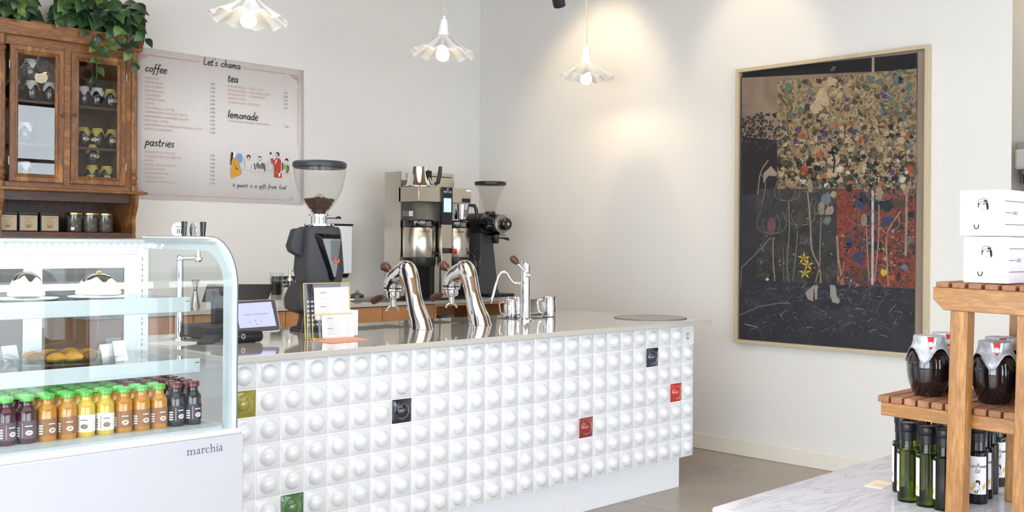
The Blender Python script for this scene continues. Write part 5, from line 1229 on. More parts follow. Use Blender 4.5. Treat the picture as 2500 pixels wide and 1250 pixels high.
# pastries on the lower shelf
yf, zt = shelf_z[1]
c = P(160, 884, Z=zt)
t = thing('glass_tray', 'shallow clear glass tray of golden pastries on the lower case shelf', 'tray', (c.x+.02, c.y+.05, zt-.003))
gt = [(.12, 0), (.15, .003), (.168, .020), (.172, .022), (.166, .022), (.148, .006), (.0, .004)]
build('tray', MB().lathe(gt, 48), 'glass', t)
gd = mat('golden_pastry', (206, 150, 52), .6, noise=.5, nscale=50, bump=.5); gdd = mat('brown_pastry', (140, 92, 50), .6, noise=.5, nscale=50)
rp = random.Random(9); k = 0
for (dx_, dy_) in [(-.10, -.05), (-.055, -.075), (-.01, -.085), (.04, -.08), (.085, -.055), (-.09, .01), (-.04, -.02), (.01, -.03), (.06, -.01), (.1, .0), (-.03, .05), (.03, .05)]:
    m_ = MB(); a = rp.uniform(-.5, .5)
    m_.tube(smooth_pts([(-.024, .0, 0), (-.010, .004, .004), (.010, .004, .005), (.024, 0, 0)], 3), [.007, .010, .012, .013, .014, .014, .013, .011, .009, .007], 10)
    nm = ['nearest the left rim', 'left of the front middle', 'at the front middle', 'right of the front middle', 'nearest the right rim', 'at the left, behind the front ones', 'left of centre', 'just behind the front middle', 'right of centre', 'at the right, behind the front ones', 'at the back left', 'at the back right'][k]
    o = build('pastry', m_, gd if k % 3 else gdd, loc=(c.x+.02+dx_, c.y+.05+dy_, zt+.013), rot=(0, 0, a)); tag(o, '%s rolled pastry in the glass tray, %s' % ('golden' if k % 3 else 'brown', nm), 'pastry', 'rolled pastries in the glass tray'); k += 1
for u, lb_, sz, wd_ in [(275, 'white folded price card right of the pastry tray on the lower shelf', .05, .05), (305, 'tilted white price card at the right end of the lower shelf', .06, .045), (35, 'white price card at the left of the lower case shelf', .045, .05)]:
    q = P(u, 880, Z=zt); t = thing('price_card', lb_, 'price card', (q.x, q.y+.02, zt-.003), rotz=.3)
    o = build('front_leaf', MB().add([(-wd_/2, 0, 0), (wd_/2, 0, 0), (wd_/2, .015, sz), (-wd_/2, .015, sz)], [(0, 1, 2, 3)]), 'paper', t); build('back_leaf', MB().add([(-wd_/2, .03, 0), (wd_/2, .03, 0), (wd_/2, .015, sz), (-wd_/2, .015, sz)], [(0, 1, 2, 3)]), 'paper', t)

# things seen above and through the end of the case: beer taps, jigger, papers
p = P(452, 700, Z=TOP); p = P(445, 792, Z=TOP)
p = Vector((2.13, 4.34, TOP))
t = thing('tap_tower', 'chrome tap tower with cross arm seen through the case end glass', 'tap tower', p)
Lq = lambda u, v, D: P(u, v, D=D)-p
Dt = (p-Vector((0, 0, H))).dot(Fw)
b0 = Lq(438, 700, Dt); zt_ = Lq(438, 628, Dt).z
build('column', MB().lathe([(.03, 0), (.03, .006), (.016, .01), (.016, zt_-.01)], 24, Matrix.Translation((b0.x, b0.y, 0))).sphere((b0.x, b0.y, zt_-.008), .018, 16, 10), 'chrome', t)
e1 = Lq(484, 627, Dt)
build('arm', MB().tube([(b0.x, b0.y, zt_-.004), (e1.x, e1.y, zt_-.002)], .010, 12).lathe([(.010, -.02), (.018, -.012), (.018, .0), (.010, .004), (.006, .05)], 16, Matrix.Translation((e1.x, e1.y, zt_))), 'chrome', t)
for k, (u, v0, v1, lb_, w_) in enumerate([(449, 582, 541, 'black tap handle on the left', 11), (495, 582, 542, 'black tap handle on the right', 11)]):
    q0, q1 = Lq(u-0, v0, Dt), Lq(u+1, v1, Dt)
    h = build('tap_handle', MB().tube([q0+Vector((0, 0, -.03)), q0+Vector((0, 0, -.002)), q0, q0+(q1-q0)*.5, q1, q1+Vector((0, 0, .001))], [.004, .005, .009, .011, .013, .010], 16), 'blackg', t, label=lb_)
q = Lq(472, 562, Dt); bg_ = Vector((-Fw.x, -Fw.y, 0))
build('oval_badge', MB().lathe([(.0, -.002), (.019, -.002), (.020, 0), (.019, .002), (.016, .0025), (0, .0025)], 32, basis(q, bg_+R0*(-.5), (0, 0, 1)) @ Matrix.Diagonal((1.75, 1, 1, 1))), 'chrome', t)
q = Lq(437, 561, Dt)
rb = build('round_badge', MB().lathe([(0, -.002), (.032, -.002), (.033, 0), (.032, .002), (0, .002)], 32, basis(q, bg_, (0, 0, 1))), mat('frosted_white_disc', (226, 232, 236), .3), t, label='round white badge')
tm = MB(); Bq = basis(q+bg_.normalized()*.0025, bg_, -R0); fq = lambda a, b, h: tuple(Bq @ Vector((a, b, h)))
for k in range(3): tm.stroke([(-.012+k*.008, -.004), (-.010+k*.008, .016)], .003, fq)
tm.stroke([(-.014, -.012), (.014, -.012)], .002, fq)
build('badge_print', tm, 'ink', rb)
q = P(476, 730, Z=TOP+.0); q = P(477, 700, Y=6.0); q.z = BZ; Dj = (q-Vector((0, 0, H))).dot(Fw)
zj = lambda v: P(476, v, D=Dj).z-BZ
ja, jb, jc = zj(752), zj(708), zj(683)
t = thing('jigger', 'tall steel double cone jigger on the back worktop, seen through the case glass', 'jigger', q)
build('cups', MB().lathe([(.030, 0), (.028, .01), (.009, jb), (.024, jc), (.022, jc), (.006, jb+.002)], 24, cap=True), 'steel', t)
build('waist_ring', MB().lathe([(.009, jb-.006), (.013, jb), (.009, jb+.006)], 20), 'steel', t)
for k, (x, y, rz, lb_, w_, l_) in enumerate([(P(430, 838, Z=TOP).x, P(430, 838, Z=TOP).y, .4, 'loose white paper sheet at the left end of the counter, seen through glass', .15, .2), (P(455, 822, Z=TOP).x, P(455, 822, Z=TOP).y, .9, 'second loose paper further back on the counter end, seen through glass', .12, .18)]):
    o = build('paper_sheet', MB().bx(-w_/2, w_/2, -l_/2, l_/2, 0, .001+.0006*k), 'paper', loc=(x, y, TOP+.0002), rot=(0, 0, rz)); tag(o, lb_, 'paper')
t = thing('cable_reader', 'dark flat handheld reader lying on the counter end behind the case glass', 'card reader', P(508, 836, Z=TOP), rotz=.9)
build('body', MB().loft([[Vector(v) for v in rr_] for rr_ in ([(-.09, -.03, 0), (.09, -.035, 0), (.09, .035, 0), (-.09, .03, 0)], [(-.085, -.028, .012), (.088, -.033, .026), (.088, .033, .026), (-.085, .028, .012)])]), 'blackm', t, bevel=.006)
# ------------------------------------------------------------------ wall hutch
HX0, HX1, HY, HZ = 1.955, 2.722, 6.10, 1.368
hu = thing('wall_hutch', 'varnished pine wall hutch with two glazed doors and an open bottom shelf', 'cabinet', (HX0, HY, HZ))
def hb_(mb, x0, x1, y0, y1, z0, z1): return mb.bx(x0-HX0, x1-HX0, y0-HY, y1-HY, z0-HZ, z1-HZ)
ZL0, ZL1, ZC0, ZC1 = 1.625, 1.643, 2.462, 2.545
Y1 = WY-.002
build('crown_board', hb_(MB(), HX0-.02, HX1+.015, HY-.03, HY-.005, ZC0, ZC1), 'pineX', hu, bevel=.003)
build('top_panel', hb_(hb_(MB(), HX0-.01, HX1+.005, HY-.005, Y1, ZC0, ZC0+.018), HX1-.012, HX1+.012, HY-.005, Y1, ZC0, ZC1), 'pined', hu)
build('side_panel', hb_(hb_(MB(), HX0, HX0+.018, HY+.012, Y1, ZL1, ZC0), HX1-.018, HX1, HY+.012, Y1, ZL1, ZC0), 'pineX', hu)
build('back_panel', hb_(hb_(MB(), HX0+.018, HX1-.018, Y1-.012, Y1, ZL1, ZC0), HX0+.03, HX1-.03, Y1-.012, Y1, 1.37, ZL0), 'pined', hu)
pk = MB()
for k in range(7): x = HX0+.06+k*.105; hb_(pk, x, x+.002, Y1-.0128, Y1-.0119, 1.39, ZL0)
build('plank_grooves', pk, 'ink', hu)
build('ledge', hb_(MB(), HX0-.035, HX1+.042, HY-.045, Y1, ZL0, ZL1), 'pineX', hu, bevel=.005)
xd = [P(22, 200, Y=HY).x, P(155, 200, Y=HY).x, P(172, 200, Y=HY).x, P(305, 200, Y=HY).x]
zd0, zd1 = 1.672, 2.412
build('face_frame', hb_(hb_(hb_(hb_(MB(), HX0+.03, HX1-.03, HY, HY+.02, zd1, ZC0), HX0+.03, HX1-.03, HY, HY+.02, ZL1, zd0), xd[1]+.002, xd[2]-.002, HY-.008, HY+.02, zd0-.012, zd1+.02), xd[3]+.002, HX1-.03, HY, HY+.02, zd0, zd1), 'pineX', hu)
def hdoor(x0, x1, knob_right, lb):
    w_, h_ = x1-x0, zd1-zd0; f = .046
    d = MB()
    # mitred frame with a raised outer and stepped inner moulding
    steps = [(0, 0), (0, -.014), (.004, -.018), (.026, -.018), (.030, -.013), (.036, -.015), (.042, -.010), (f, -.004), (f, .004)]
    rings = []
    for (ins, y) in steps: rings.append([Vector((x0-HX0+ins, y, zd0-HZ+ins)), Vector((x1-HX0-ins, y, zd0-HZ+ins)), Vector((x1-HX0-ins, y, zd1-HZ-ins)), Vector((x0-HX0+ins, y, zd1-HZ-ins))])
    d.loft(rings, cap=False)
    o = build('door', d, 'pineZ', hu, label=lb, sharp=20)
    build('pane', hb_(MB(), x0+f-.002, x1-f+.002, HY-.004, HY-.001, zd0+f-.002, zd1-f+.002), thin_glass('door_pane_%d' % int(x0*100), (.93, .93, .93), boost=2.2), o)
    kx = x1-HX0-.012 if knob_right else x0-HX0+.014
    kz = P(148 if knob_right else 184, 282, Y=HY).z-HZ
    build('knob', MB().lathe([(.004, 0), (.004, .012), (.010, .016), (.011, .022), (.007, .028), (0, .029)], 16, basis((kx, -.016, kz), (0, -1, 0))), 'pined', o)
    hx = x0-HX0-.003 if knob_right else x1-HX0+.003
    hg = MB()
    for z in (h_*.15, h_*.85): hg.lathe([(.004, -.022), (.004, .022)], 10, Matrix.Translation((hx, -.017, zd0-HZ+z)))
    build('hinge', hg, 'steeld', o)
hdoor(xd[0], xd[1], True, 'left glazed door'); hdoor(xd[2], xd[3], False, 'right glazed door')
def column_(x):
    z0, z1 = ZL1-HZ, ZC0-HZ; mb = MB(); n = 32
    pr_ = [(.018, z0), (.018, z0+.03), (.013, z0+.036), (.020, z0+.048), (.013, z0+.058), (.022, z0+.075), (.022, z0+.085), (.013, z0+.098), (.019, z0+.110), (.014, z0+.122), (.016, z0+.14), (.018, z0+.16), (.018, z1-.16), (.016, z1-.13), (.013, z1-.115), (.019, z1-.10), (.013, z1-.09), (.022, z1-.07), (.013, z1-.055), (.019, z1-.04), (.018, z1-.03), (.018, z1)]
    rings = []
    for r, z in pr_:
        fl = 1 if z0+.15 < z < z1-.15 else 0
        rings.append([Vector((x+(r-(.003 if fl and k % 4 < 2 else 0))*math.cos(2*PI*k/n), -.004+(r-(.003 if fl and k % 4 < 2 else 0))*math.sin(2*PI*k/n), z)) for k in range(n)])
    build('fluted_column', mb.loft(rings), 'pineZ', hu, sharp=30)
column_(HX1-.026-HX0); column_(.026)
# open shelf below with scrolled side brackets
sc_p = [(0, ZL0-HZ), (-.036, ZL0-HZ), (-.040, ZL0-HZ-.04), (-.028, ZL0-HZ-.08), (-.008, ZL0-HZ-.12), (.0, ZL0-HZ-.16), (-.004, ZL0-HZ-.20), (.0, .03), (-.012, 0), (Y1-HY, 0), (Y1-HY, ZL0-HZ)]
sc_s = [sc_p[0]]+smooth_pts(sc_p[1:9], 4)+sc_p[9:]
for x in (HX0+.010, HX1-.012-.018):
    m_ = MB(); n = len(sc_s); x_ = x-HX0
    vs = [(x_, a, b) for a, b in sc_s]+[(x_+.02, a, b) for a, b in sc_s]
    m_.add(vs, [tuple(range(n-1, -1, -1)), tuple(range(n, 2*n))]+[(i, (i+1) % n, (i+1) % n+n, i+n) for i in range(n)])
    build('scrolled_bracket', m_, 'pineX', hu, sharp=30)
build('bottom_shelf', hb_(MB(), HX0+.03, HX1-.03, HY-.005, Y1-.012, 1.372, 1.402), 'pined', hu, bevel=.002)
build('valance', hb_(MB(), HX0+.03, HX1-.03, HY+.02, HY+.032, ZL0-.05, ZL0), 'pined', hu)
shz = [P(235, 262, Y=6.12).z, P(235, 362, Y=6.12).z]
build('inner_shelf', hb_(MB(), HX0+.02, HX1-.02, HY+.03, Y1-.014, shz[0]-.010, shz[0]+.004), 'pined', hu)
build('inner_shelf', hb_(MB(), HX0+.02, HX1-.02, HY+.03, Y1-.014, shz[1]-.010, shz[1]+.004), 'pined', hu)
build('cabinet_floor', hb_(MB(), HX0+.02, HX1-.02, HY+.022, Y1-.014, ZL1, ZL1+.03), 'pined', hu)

# preserve jars with cloth lids
jamm = mat('dark_preserve_glass', (22, 14, 16), .06, coat=1)
silver = mat('silver_foil_cloth', (198, 202, 210), .42, .35, noise=.35, nscale=70, bump=.8, bscale=90)
whitecl = mat('white_lid_cloth', (214, 216, 220), .7, noise=.2, nscale=60, bump=.5)
yelcl = mat('yellow_green_lid_cloth', (206, 190, 92), .7, noise=.35, nscale=40, bump=.5)
def jam_jar(R, Hj, cloth, label, pos, rz=0, badge=None, group=None, name='preserve_jar', foot=None):
    t = thing(name, label, 'jar', pos, rz, group=group)
    foot = foot or R*.74
    pr_ = smooth_pts([(foot*.8, 0), (foot, .003), (R*.90, Hj*.22), (R, Hj*.45), (R*.98, Hj*.60), (R*.84, Hj*.74), (R*.66, Hj*.80), (R*.66, Hj*.90)], 3)
    build('glass_body', MB().lathe(pr_, 36), jamm, t)
    # cloth: flat top disc, rim, then a skirt with four hanging corners
    def jr(z):
        for i in range(len(pr_)-1):
            if pr_[i][1] <= z <= pr_[i+1][1]: q_ = (z-pr_[i][1])/(pr_[i+1][1]-pr_[i][1]+1e-9); return pr_[i][0]*(1-q_)+pr_[i+1][0]*q_
        return 0
    rings = []; n = 48; rl_ = R*.70
    for f, z in ((.0, Hj), (.7, Hj), (.97, Hj*.995), (1.02, Hj*.97), (1.03, Hj*.90)):
        rings.append([Vector((rl_*max(f, .001)*math.cos(2*PI*k/n), rl_*max(f, .001)*math.sin(2*PI*k/n), z)) for k in range(n)])
    for s_ in (.35, .7, 1.0):
        rr_ = []
        for k in range(n):
            q = 2*PI*k/n; cnr = abs(math.cos(2*q))**3; drop = Hj*(.08+.26*cnr)*s_; z = Hj*.88-drop; r = rl_*1.04+R*(.28)*s_*(1-.25*(1-cnr))*(1+.03*math.sin(9*q))
            r = max(r, jr(z)+.0035); rr_.append(Vector((r*math.cos(q), r*math.sin(q), z)))
        rings.append(rr_)
    cl = build('cloth_lid', MB().loft(rings, cap=False), cloth, t, sharp=60)
    cl.modifiers.new('cloth_thickness', 'SOLIDIFY').thickness = .001
    if badge:
        b = MB(); q0 = -PI/2-.25; rb = R*1.0
        fb_ = lambda a, b_, h: ((rb+.001+h)*math.cos(q0+a/rb), (rb+.001+h)*math.sin(q0+a/rb), b_)
        b.poly(ell(0, Hj*.42, R*.42, R*.26, 16), fb_, 0, .0005); b.poly(ell(R*.12, Hj*.42, R*.2, R*.2, 12), fb_, 1, .001)
        build('label', b, ['paper', mat('lime_label_spot', (170, 200, 70), .5)], t)
    return t
J = {}
def small_jar(kind, u, z, label, Yj=6.20, R=.041, Hj=.118):
    x = P(u, 300, Y=Yj).x; pos = (x, Yj, z)
    if kind not in J: J[kind] = jam_jar(R, Hj, whitecl if kind == 'w' else yelcl, label, pos, .3, badge=(kind == 'y'), group='preserve jars in the hutch'); return
    dup(J[kind], pos, random.uniform(-.6, .6), label, 'preserve jars in the hutch')
zs0, zs1, zf = shz[0]+.0045, shz[1]+.0045, ZL1+.0305
small_jar('w', 236, zs0, 'white-lidded dark jar on the top shelf, centre of the right hutch door')
small_jar('w', 203, zs0, 'white-lidded dark jar on the top shelf, left edge of the right door')
small_jar('y', 270, zs0, 'yellow-lidded dark jar on the top shelf, right edge of the right door')
small_jar('y', 238, zs1, 'yellow-lidded dark jar on the middle shelf, centre of the right door')
small_jar('y', 203, zs1, 'yellow-lidded dark jar on the middle shelf, left in the right door')
small_jar('y', 274, zs1, 'yellow-lidded dark jar on the middle shelf, right in the right door')
small_jar('y', 225, zf, 'yellow-lidded dark jar on the hutch floor, left in the right door')
small_jar('y', 262, zf, 'yellow-lidded dark jar on the hutch floor, right in the right door')
small_jar('y', 226, zf+.1185, 'yellow-lidded dark jar stacked on the left floor jar, right door')
small_jar('w', 76, zs0, 'white-lidded dark jar on the top shelf, centre of the left door')
small_jar('w', 122, zs0, 'white-lidded dark jar on the top shelf, right in the left door')
small_jar('w', 32, zs0, 'white-lidded dark jar on the top shelf, left edge of the left door')
small_jar('w', 72, zs0+.1185, 'white-lidded dark jar stacked on another behind the left door')
small_jar('w', 60, zs1, 'white-lidded dark jar on the middle shelf, left door')
small_jar('w', 60, zf, 'white-lidded dark jar on the hutch floor, left door')

# tea tins and canisters on the open shelf
tinc = mat('tan_tin_label', (176, 158, 130), .45, noise=.15, nscale=20)
for k, (u, lb) in enumerate([(19, 'square dark tea tin with tan label, leftmost on the open hutch shelf'), (70, 'square dark tea tin with tan label, middle of the three tins'), (122, 'square dark tea tin with tan label, right of the three tins')]):
    x = P(u, 540, Y=6.13).x; z = 1.4025; s = .050; hh = .108
    if k == 0:
        t = thing('tea_tin', lb, 'tin', (x, 6.18, z), group='square tea tins on the hutch shelf')
        build('body', MB().bx(-s, s, -s, s, 0, hh-.014), 'winframe', t, bevel=.003)
        build('label', MB().bx(-s+.006, s-.005, -s-.0008, -s+.001, .006, hh-.020), tinc, t)
        build('lid', MB().bx(-s-.001, s+.001, -s-.001, s+.001, hh-.016, hh), 'winframe', t, bevel=.003)
        ft_ = lambda a, b, h: (a, -s-.0009-h, b)
        tm = MB(); tm.stroke([(-.028, .078), (.028, .078)], .003, ft_)
        for q in range(3): tm.stroke([(-.012-.004*q, .066-q*.008), (.012+.004*q, .066-q*.008)], .002, ft_)
        tm.poly(ell(0, .028, .016, .008, 14), ft_); tm.stroke([(-.02, .040), (.02, .040)], .003, ft_)
        build('print', tm, mat('faded_brown_print', (132, 112, 92), .7), t); T0 = t
    else: dup(T0, (x, 6.18, z), 0, lb, 'square tea tins on the hutch shelf')
herb = mat('dried_herb_filling', (112, 102, 92), .5, noise=.8, nscale=45)
for k, (u, lb) in enumerate([(188, 'glass canister of dried herbs with a white sticker, left of three'), (227, 'glass canister of dried herbs, middle of the three'), (264, 'glass canister of dried herbs, rightmost beside the bracket')]):
    x = P(u, 540, Y=6.16).x; z = 1.4025; hh = .112; r = .043
    if k == 0:
        t = thing('glass_canister', lb, 'canister', (x, 6.20, z), group='glass canisters on the hutch shelf')
        g_ = build('glass', MB().lathe([(r-.002, 0), (r, .003), (r, hh-.012)], 32), thin_glass('canister_glass', (.95, .95, .95), boost=2.0), t)
        build('contents', MB().lathe([(0, .003), (r-.004, .004), (r-.004, hh-.03), (0, hh-.026)], 24), herb, g_)
        build('lid', MB().lathe([(r+.001, hh-.013), (r+.0015, hh-.011), (r+.0015, hh-.002), (r, hh), (0, hh)], 32), mat('brass_lid', (190, 164, 120), .3, 1), t)
        T1 = t
    else: T1c = dup(T1, (x, 6.20, z), 0, lb, 'glass canisters on the hutch shelf')
st_ = build('sticker', MB().bx(-.012, .006, -.0008, .0008, .012, .028, T=basis((-.45*r*1.03, -.89*r*1.03, 0), (0, 0, 1), (.89, -.45, 0))), 'paper', T1)

# ------------------------------------------------------------------ trailing plants on top of the hutch
leafm = []
for i, c_ in enumerate([(44, 76, 44), (60, 98, 54), (32, 56, 38), (92, 126, 58)]):
    m_ = mat('pothos_leaf_%d' % i, c_, .32, coat=.25, noise=.35, nscale=14); leafm.append(m_)
def leaf(mb, p, d, nrm, L_, mi):
    d = Vector(d).normalized(); s = d.cross(Vector(nrm)).normalized(); nn = s.cross(d)
    outline = [(0, .0), (.06, .20), (.18, .34), (.38, .40), (.60, .32), (.82, .15), (1.0, 0)]
    mid = [p+d*(L_*a)+nn*(L_*(.10*math.sin(a*PI)-.22*a*a)) for a, _ in outline]
    vs = list(mid)
    for sg in (-1, 1): vs += [m+s*(sg*L_*b)+nn*(L_*.16*b) for m, (a, b) in zip(mid, outline)]
    n = len(outline); fs = []
    for i in range(n-1):
        fs.append((i, i+1, n+i+1, n+i)); fs.append((i, 2*n+i, 2*n+i+1, i+1))
    mb.add(vs, fs, None, mi)
def plant(u, vb, label, seed, spread, trails, nleaf, potr=.085, poth=.13, Yp=6.26):
    rd = random.Random(seed); base = P(u, vb, Y=Yp); base.z = ZC0+.0185
    t = thing('trailing_plant', label, 'plant', base)
    build('pot', MB().lathe([(potr*.7, 0), (potr*.74, .004), (potr, poth), (potr*.92, poth), (potr*.9, poth-.02), (0, poth-.02)], 28), 'black', t)
    lf = MB(); stm = MB()
    top = Vector((0, 0, poth))
    for k in range(nleaf):
        a = rd.random()*2*PI; e = rd.uniform(-.35, 1.2); r = rd.uniform(.3, 1.0)
        c = top+Vector((math.cos(a)*spread[0]*r, math.sin(a)*spread[1]*r-.05, .04+spread[2]*r*math.sin(e)))
        if c.y > .10: c.y = .10-rd.random()*.1
        pts = [tuple(top+Vector((0, 0, -.01))), tuple(top*.6+c*.4+Vector((0, 0, .04))), tuple(c)]
        stm.tube(smooth_pts(pts, 3), .0018, 5)
        d = Vector((math.cos(a)*.7+rd.uniform(-.4, .4), math.sin(a)*.4-.35, rd.uniform(-1.1, .1)))
        leaf(lf, c, d, Vector((rd.uniform(-.5, .5), -1, .6+rd.uniform(-.3, .5))), rd.uniform(.075, .115), rd.choice([0, 0, 1, 1, 2, 3] if rd.random() < .5 else [0, 1, 2]))
    for tr in trails:
        pts = [tuple(top)]+[tuple(P(a, b, Y=yy)-base) for a, b, yy in tr]
        sp = smooth_pts(pts, 5); stm.tube(sp, .002, 5)
        for i in range(6, len(sp), 3):
            q = Vector(sp[i]); sg = 1 if (i//3) % 2 else -1
            d = Vector((sg*rd.uniform(.3, .9), -.25, rd.uniform(-1, -.2)))
            leaf(lf, q, d, Vector((rd.uniform(-.3, .3), -1, .4)), rd.uniform(.045, .075), rd.choice([0, 1, 1, 3, 2]))
    f_ = build('leaves', lf, leafm, t, sharp=180); f_['kind'] = 'stuff'
    s2_ = build('stems', stm, mat('green_stem_%d' % seed, (70, 96, 44), .5), t)
    return t
plant(236, 90, 'bushy trailing pothos in a black pot on the right of the hutch', 3, (.22, .15, .17), [
    [(250, 80, 6.05), (240, 130, 6.03), (236, 165, 6.02), (238, 205, 6.02)], [(300, 70, 6.05), (318, 110, 6.03), (322, 150, 6.02), (345, 160, 6.0)],
    [(215, 70, 6.06), (222, 110, 6.03), (240, 120, 6.02)], [(310, 40, 6.1), (340, 70, 6.03), (355, 95, 6.0)], [(270, 70, 6.05), (262, 105, 6.03), (268, 115, 6.02)], [(170, 20, 6.08), (150, 45, 6.05), (140, 52, 6.04)], [(290, 60, 6.05), (290, 100, 6.03), (300, 105, 6.02)]], 210)
plant(8, 40, 'second trailing pothos cut off by the left edge of the photo', 8, (.10, .10, .10), [[(20, 20, 6.06), (38, 36, 6.04)], [(35, 0, 6.06), (44, 28, 6.04)]], 60, potr=.06, poth=.09, Yp=6.24)

# ------------------------------------------------------------------ marble table, slatted shelf and goods
TZ = .70
tb = thing('marble_table', 'white veined marble table at the lower right', 'table', (2.156, 1.556, 0))
build('table_top', MB().bx(0, 1.12, -1.5, 0, TZ-.035, TZ), 'marble', tb, bevel=.006, seg=3)
lg = 0
for (x, y) in ((.06, -.06), (1.06, -.06), (.06, -1.44), (1.06, -1.44)):
    build('leg', MB().bx(x-.03, x+.03, y-.03, y+.03, 0, TZ-.035), 'white', tb, bevel=.003)
pcd = MB(); q = [P(2110, 1186, Z=TZ), P(2154, 1194, Z=TZ), P(2182, 1181, Z=TZ), P(2140, 1173, Z=TZ)]
pcd.add([tuple(v+Vector((0, 0, .0002))) for v in q]+[tuple(v+Vector((0, 0, .0014))) for v in q], [(0, 1, 2, 3), (4, 5, 6, 7), (0, 1, 5, 4), (1, 2, 6, 5), (2, 3, 7, 6), (3, 0, 4, 7)])
o = build('price_card', pcd, mat('cream_card', (238, 230, 206), .7)); tag(o, 'small cream price card lying flat on the marble by the bottles', 'price card')
tm = MB(); cq = (q[0]+q[2])/2
ux = (q[1]-q[0]).normalized(); uy = (q[3]-q[0]).normalized()
for k in range(3): 
    a = q[0]+uy*(.02+.012*k)+ux*.012; b = a+ux*.035
    tm.tube([a+Vector((0, 0, .0015)), b+Vector((0, 0, .0015))], .0009, 4)
build('print', tm, 'pinkink', o)

# the slatted shelf stand leans a little
XS = 2.386; ty = 1.06
sv = thing('slatted_shelf', 'small two tier teak slatted shelf standing on the marble table', 'shelf', (XS, ty, TZ), rot=(.022, 0, 0))
Ri = Euler((.022, 0, 0)).to_matrix().inverted()
Ls = lambda u, v, X: Ri @ (P(u, v, X=X)-Vector((XS, ty, TZ)))
a_, b_, c_, d_ = Ls(2278, 700, XS), Ls(2304, 757, XS), Ls(2320, 762, XS), Ls(2361, 780, XS)
zb_, zt_ = b_.z, a_.z
pw_ = .042; yp1 = c_.y; yp2 = Ls(2483, 775, XS).y
dep = .40
def beam(x0):
    y1, y0 = a_.y, -.42
    pr_ = [(y1, zt_), (y1, zt_-.028), (y1-.026, zb_), (y0+.026, zb_), (y0, zt_-.028), (y0, zt_)]
    vs = [(x0, y, z) for y, z in pr_]+[(x0+.034, y, z) for y, z in pr_]
    return MB().add(vs, [tuple(range(6)), tuple(range(11, 5, -1))]+[(i, (i+1) % 6, (i+1) % 6+6, i+6) for i in range(6)])
build('beam', beam(0), 'oakX', sv, bevel=.0015); build('beam', beam(dep-.034), 'oakX', sv, bevel=.0015)
for x0 in (0, dep-pw_):
    for y1 in (yp1, yp2, yp2-.16):
        build('leg', MB().bx(x0, x0+pw_, y1-pw_*.98, y1, .0012-(y1-pw_)*.022, zb_), 'oakZ', sv, bevel=.002)
for k in range(13):
    y = Ls(2286+0, 690, XS).y-.0385*k
    build('top_slat', MB().bx(-.004, dep+.004, y-.030, y, zt_, zt_+.0125), 'slat', sv, bevel=.0025)
l0 = Ls(2142, 972, XS+.042); l1 = Ls(2150, 1013, XS+.046); ls_top = Ls(2142, 964, XS+.042).z; ls_bot = Ls(2160, 982, XS+.046).z
print('lower shelf', l0, l1, ls_top, ls_bot)
for k in range(18):
    y = l0.y-.0345*k
    build('lower_slat', MB().bx(.043, dep-.043, y-.029, y, ls_bot, ls_top), 'slat', sv, bevel=.0025)
yb = l1.y
build('lower_beam', MB().bx(.046, .070, yb-.62, yb, l1.z, ls_bot), 'oakX', sv, bevel=.0015); build('lower_beam', MB().bx(dep-.070, dep-.046, yb-.62, yb, l1.z, ls_bot), 'oakX', sv, bevel=.0015)
def shelf_pt(x, y, z): return sv.matrix_basis @ Vector((x, y, z)) if False else (Euler((.022, 0, 0)).to_matrix() @ Vector((x, y, z)))+Vector((XS, ty, TZ))
zlow = ls_top; ztop2 = zt_+.0125
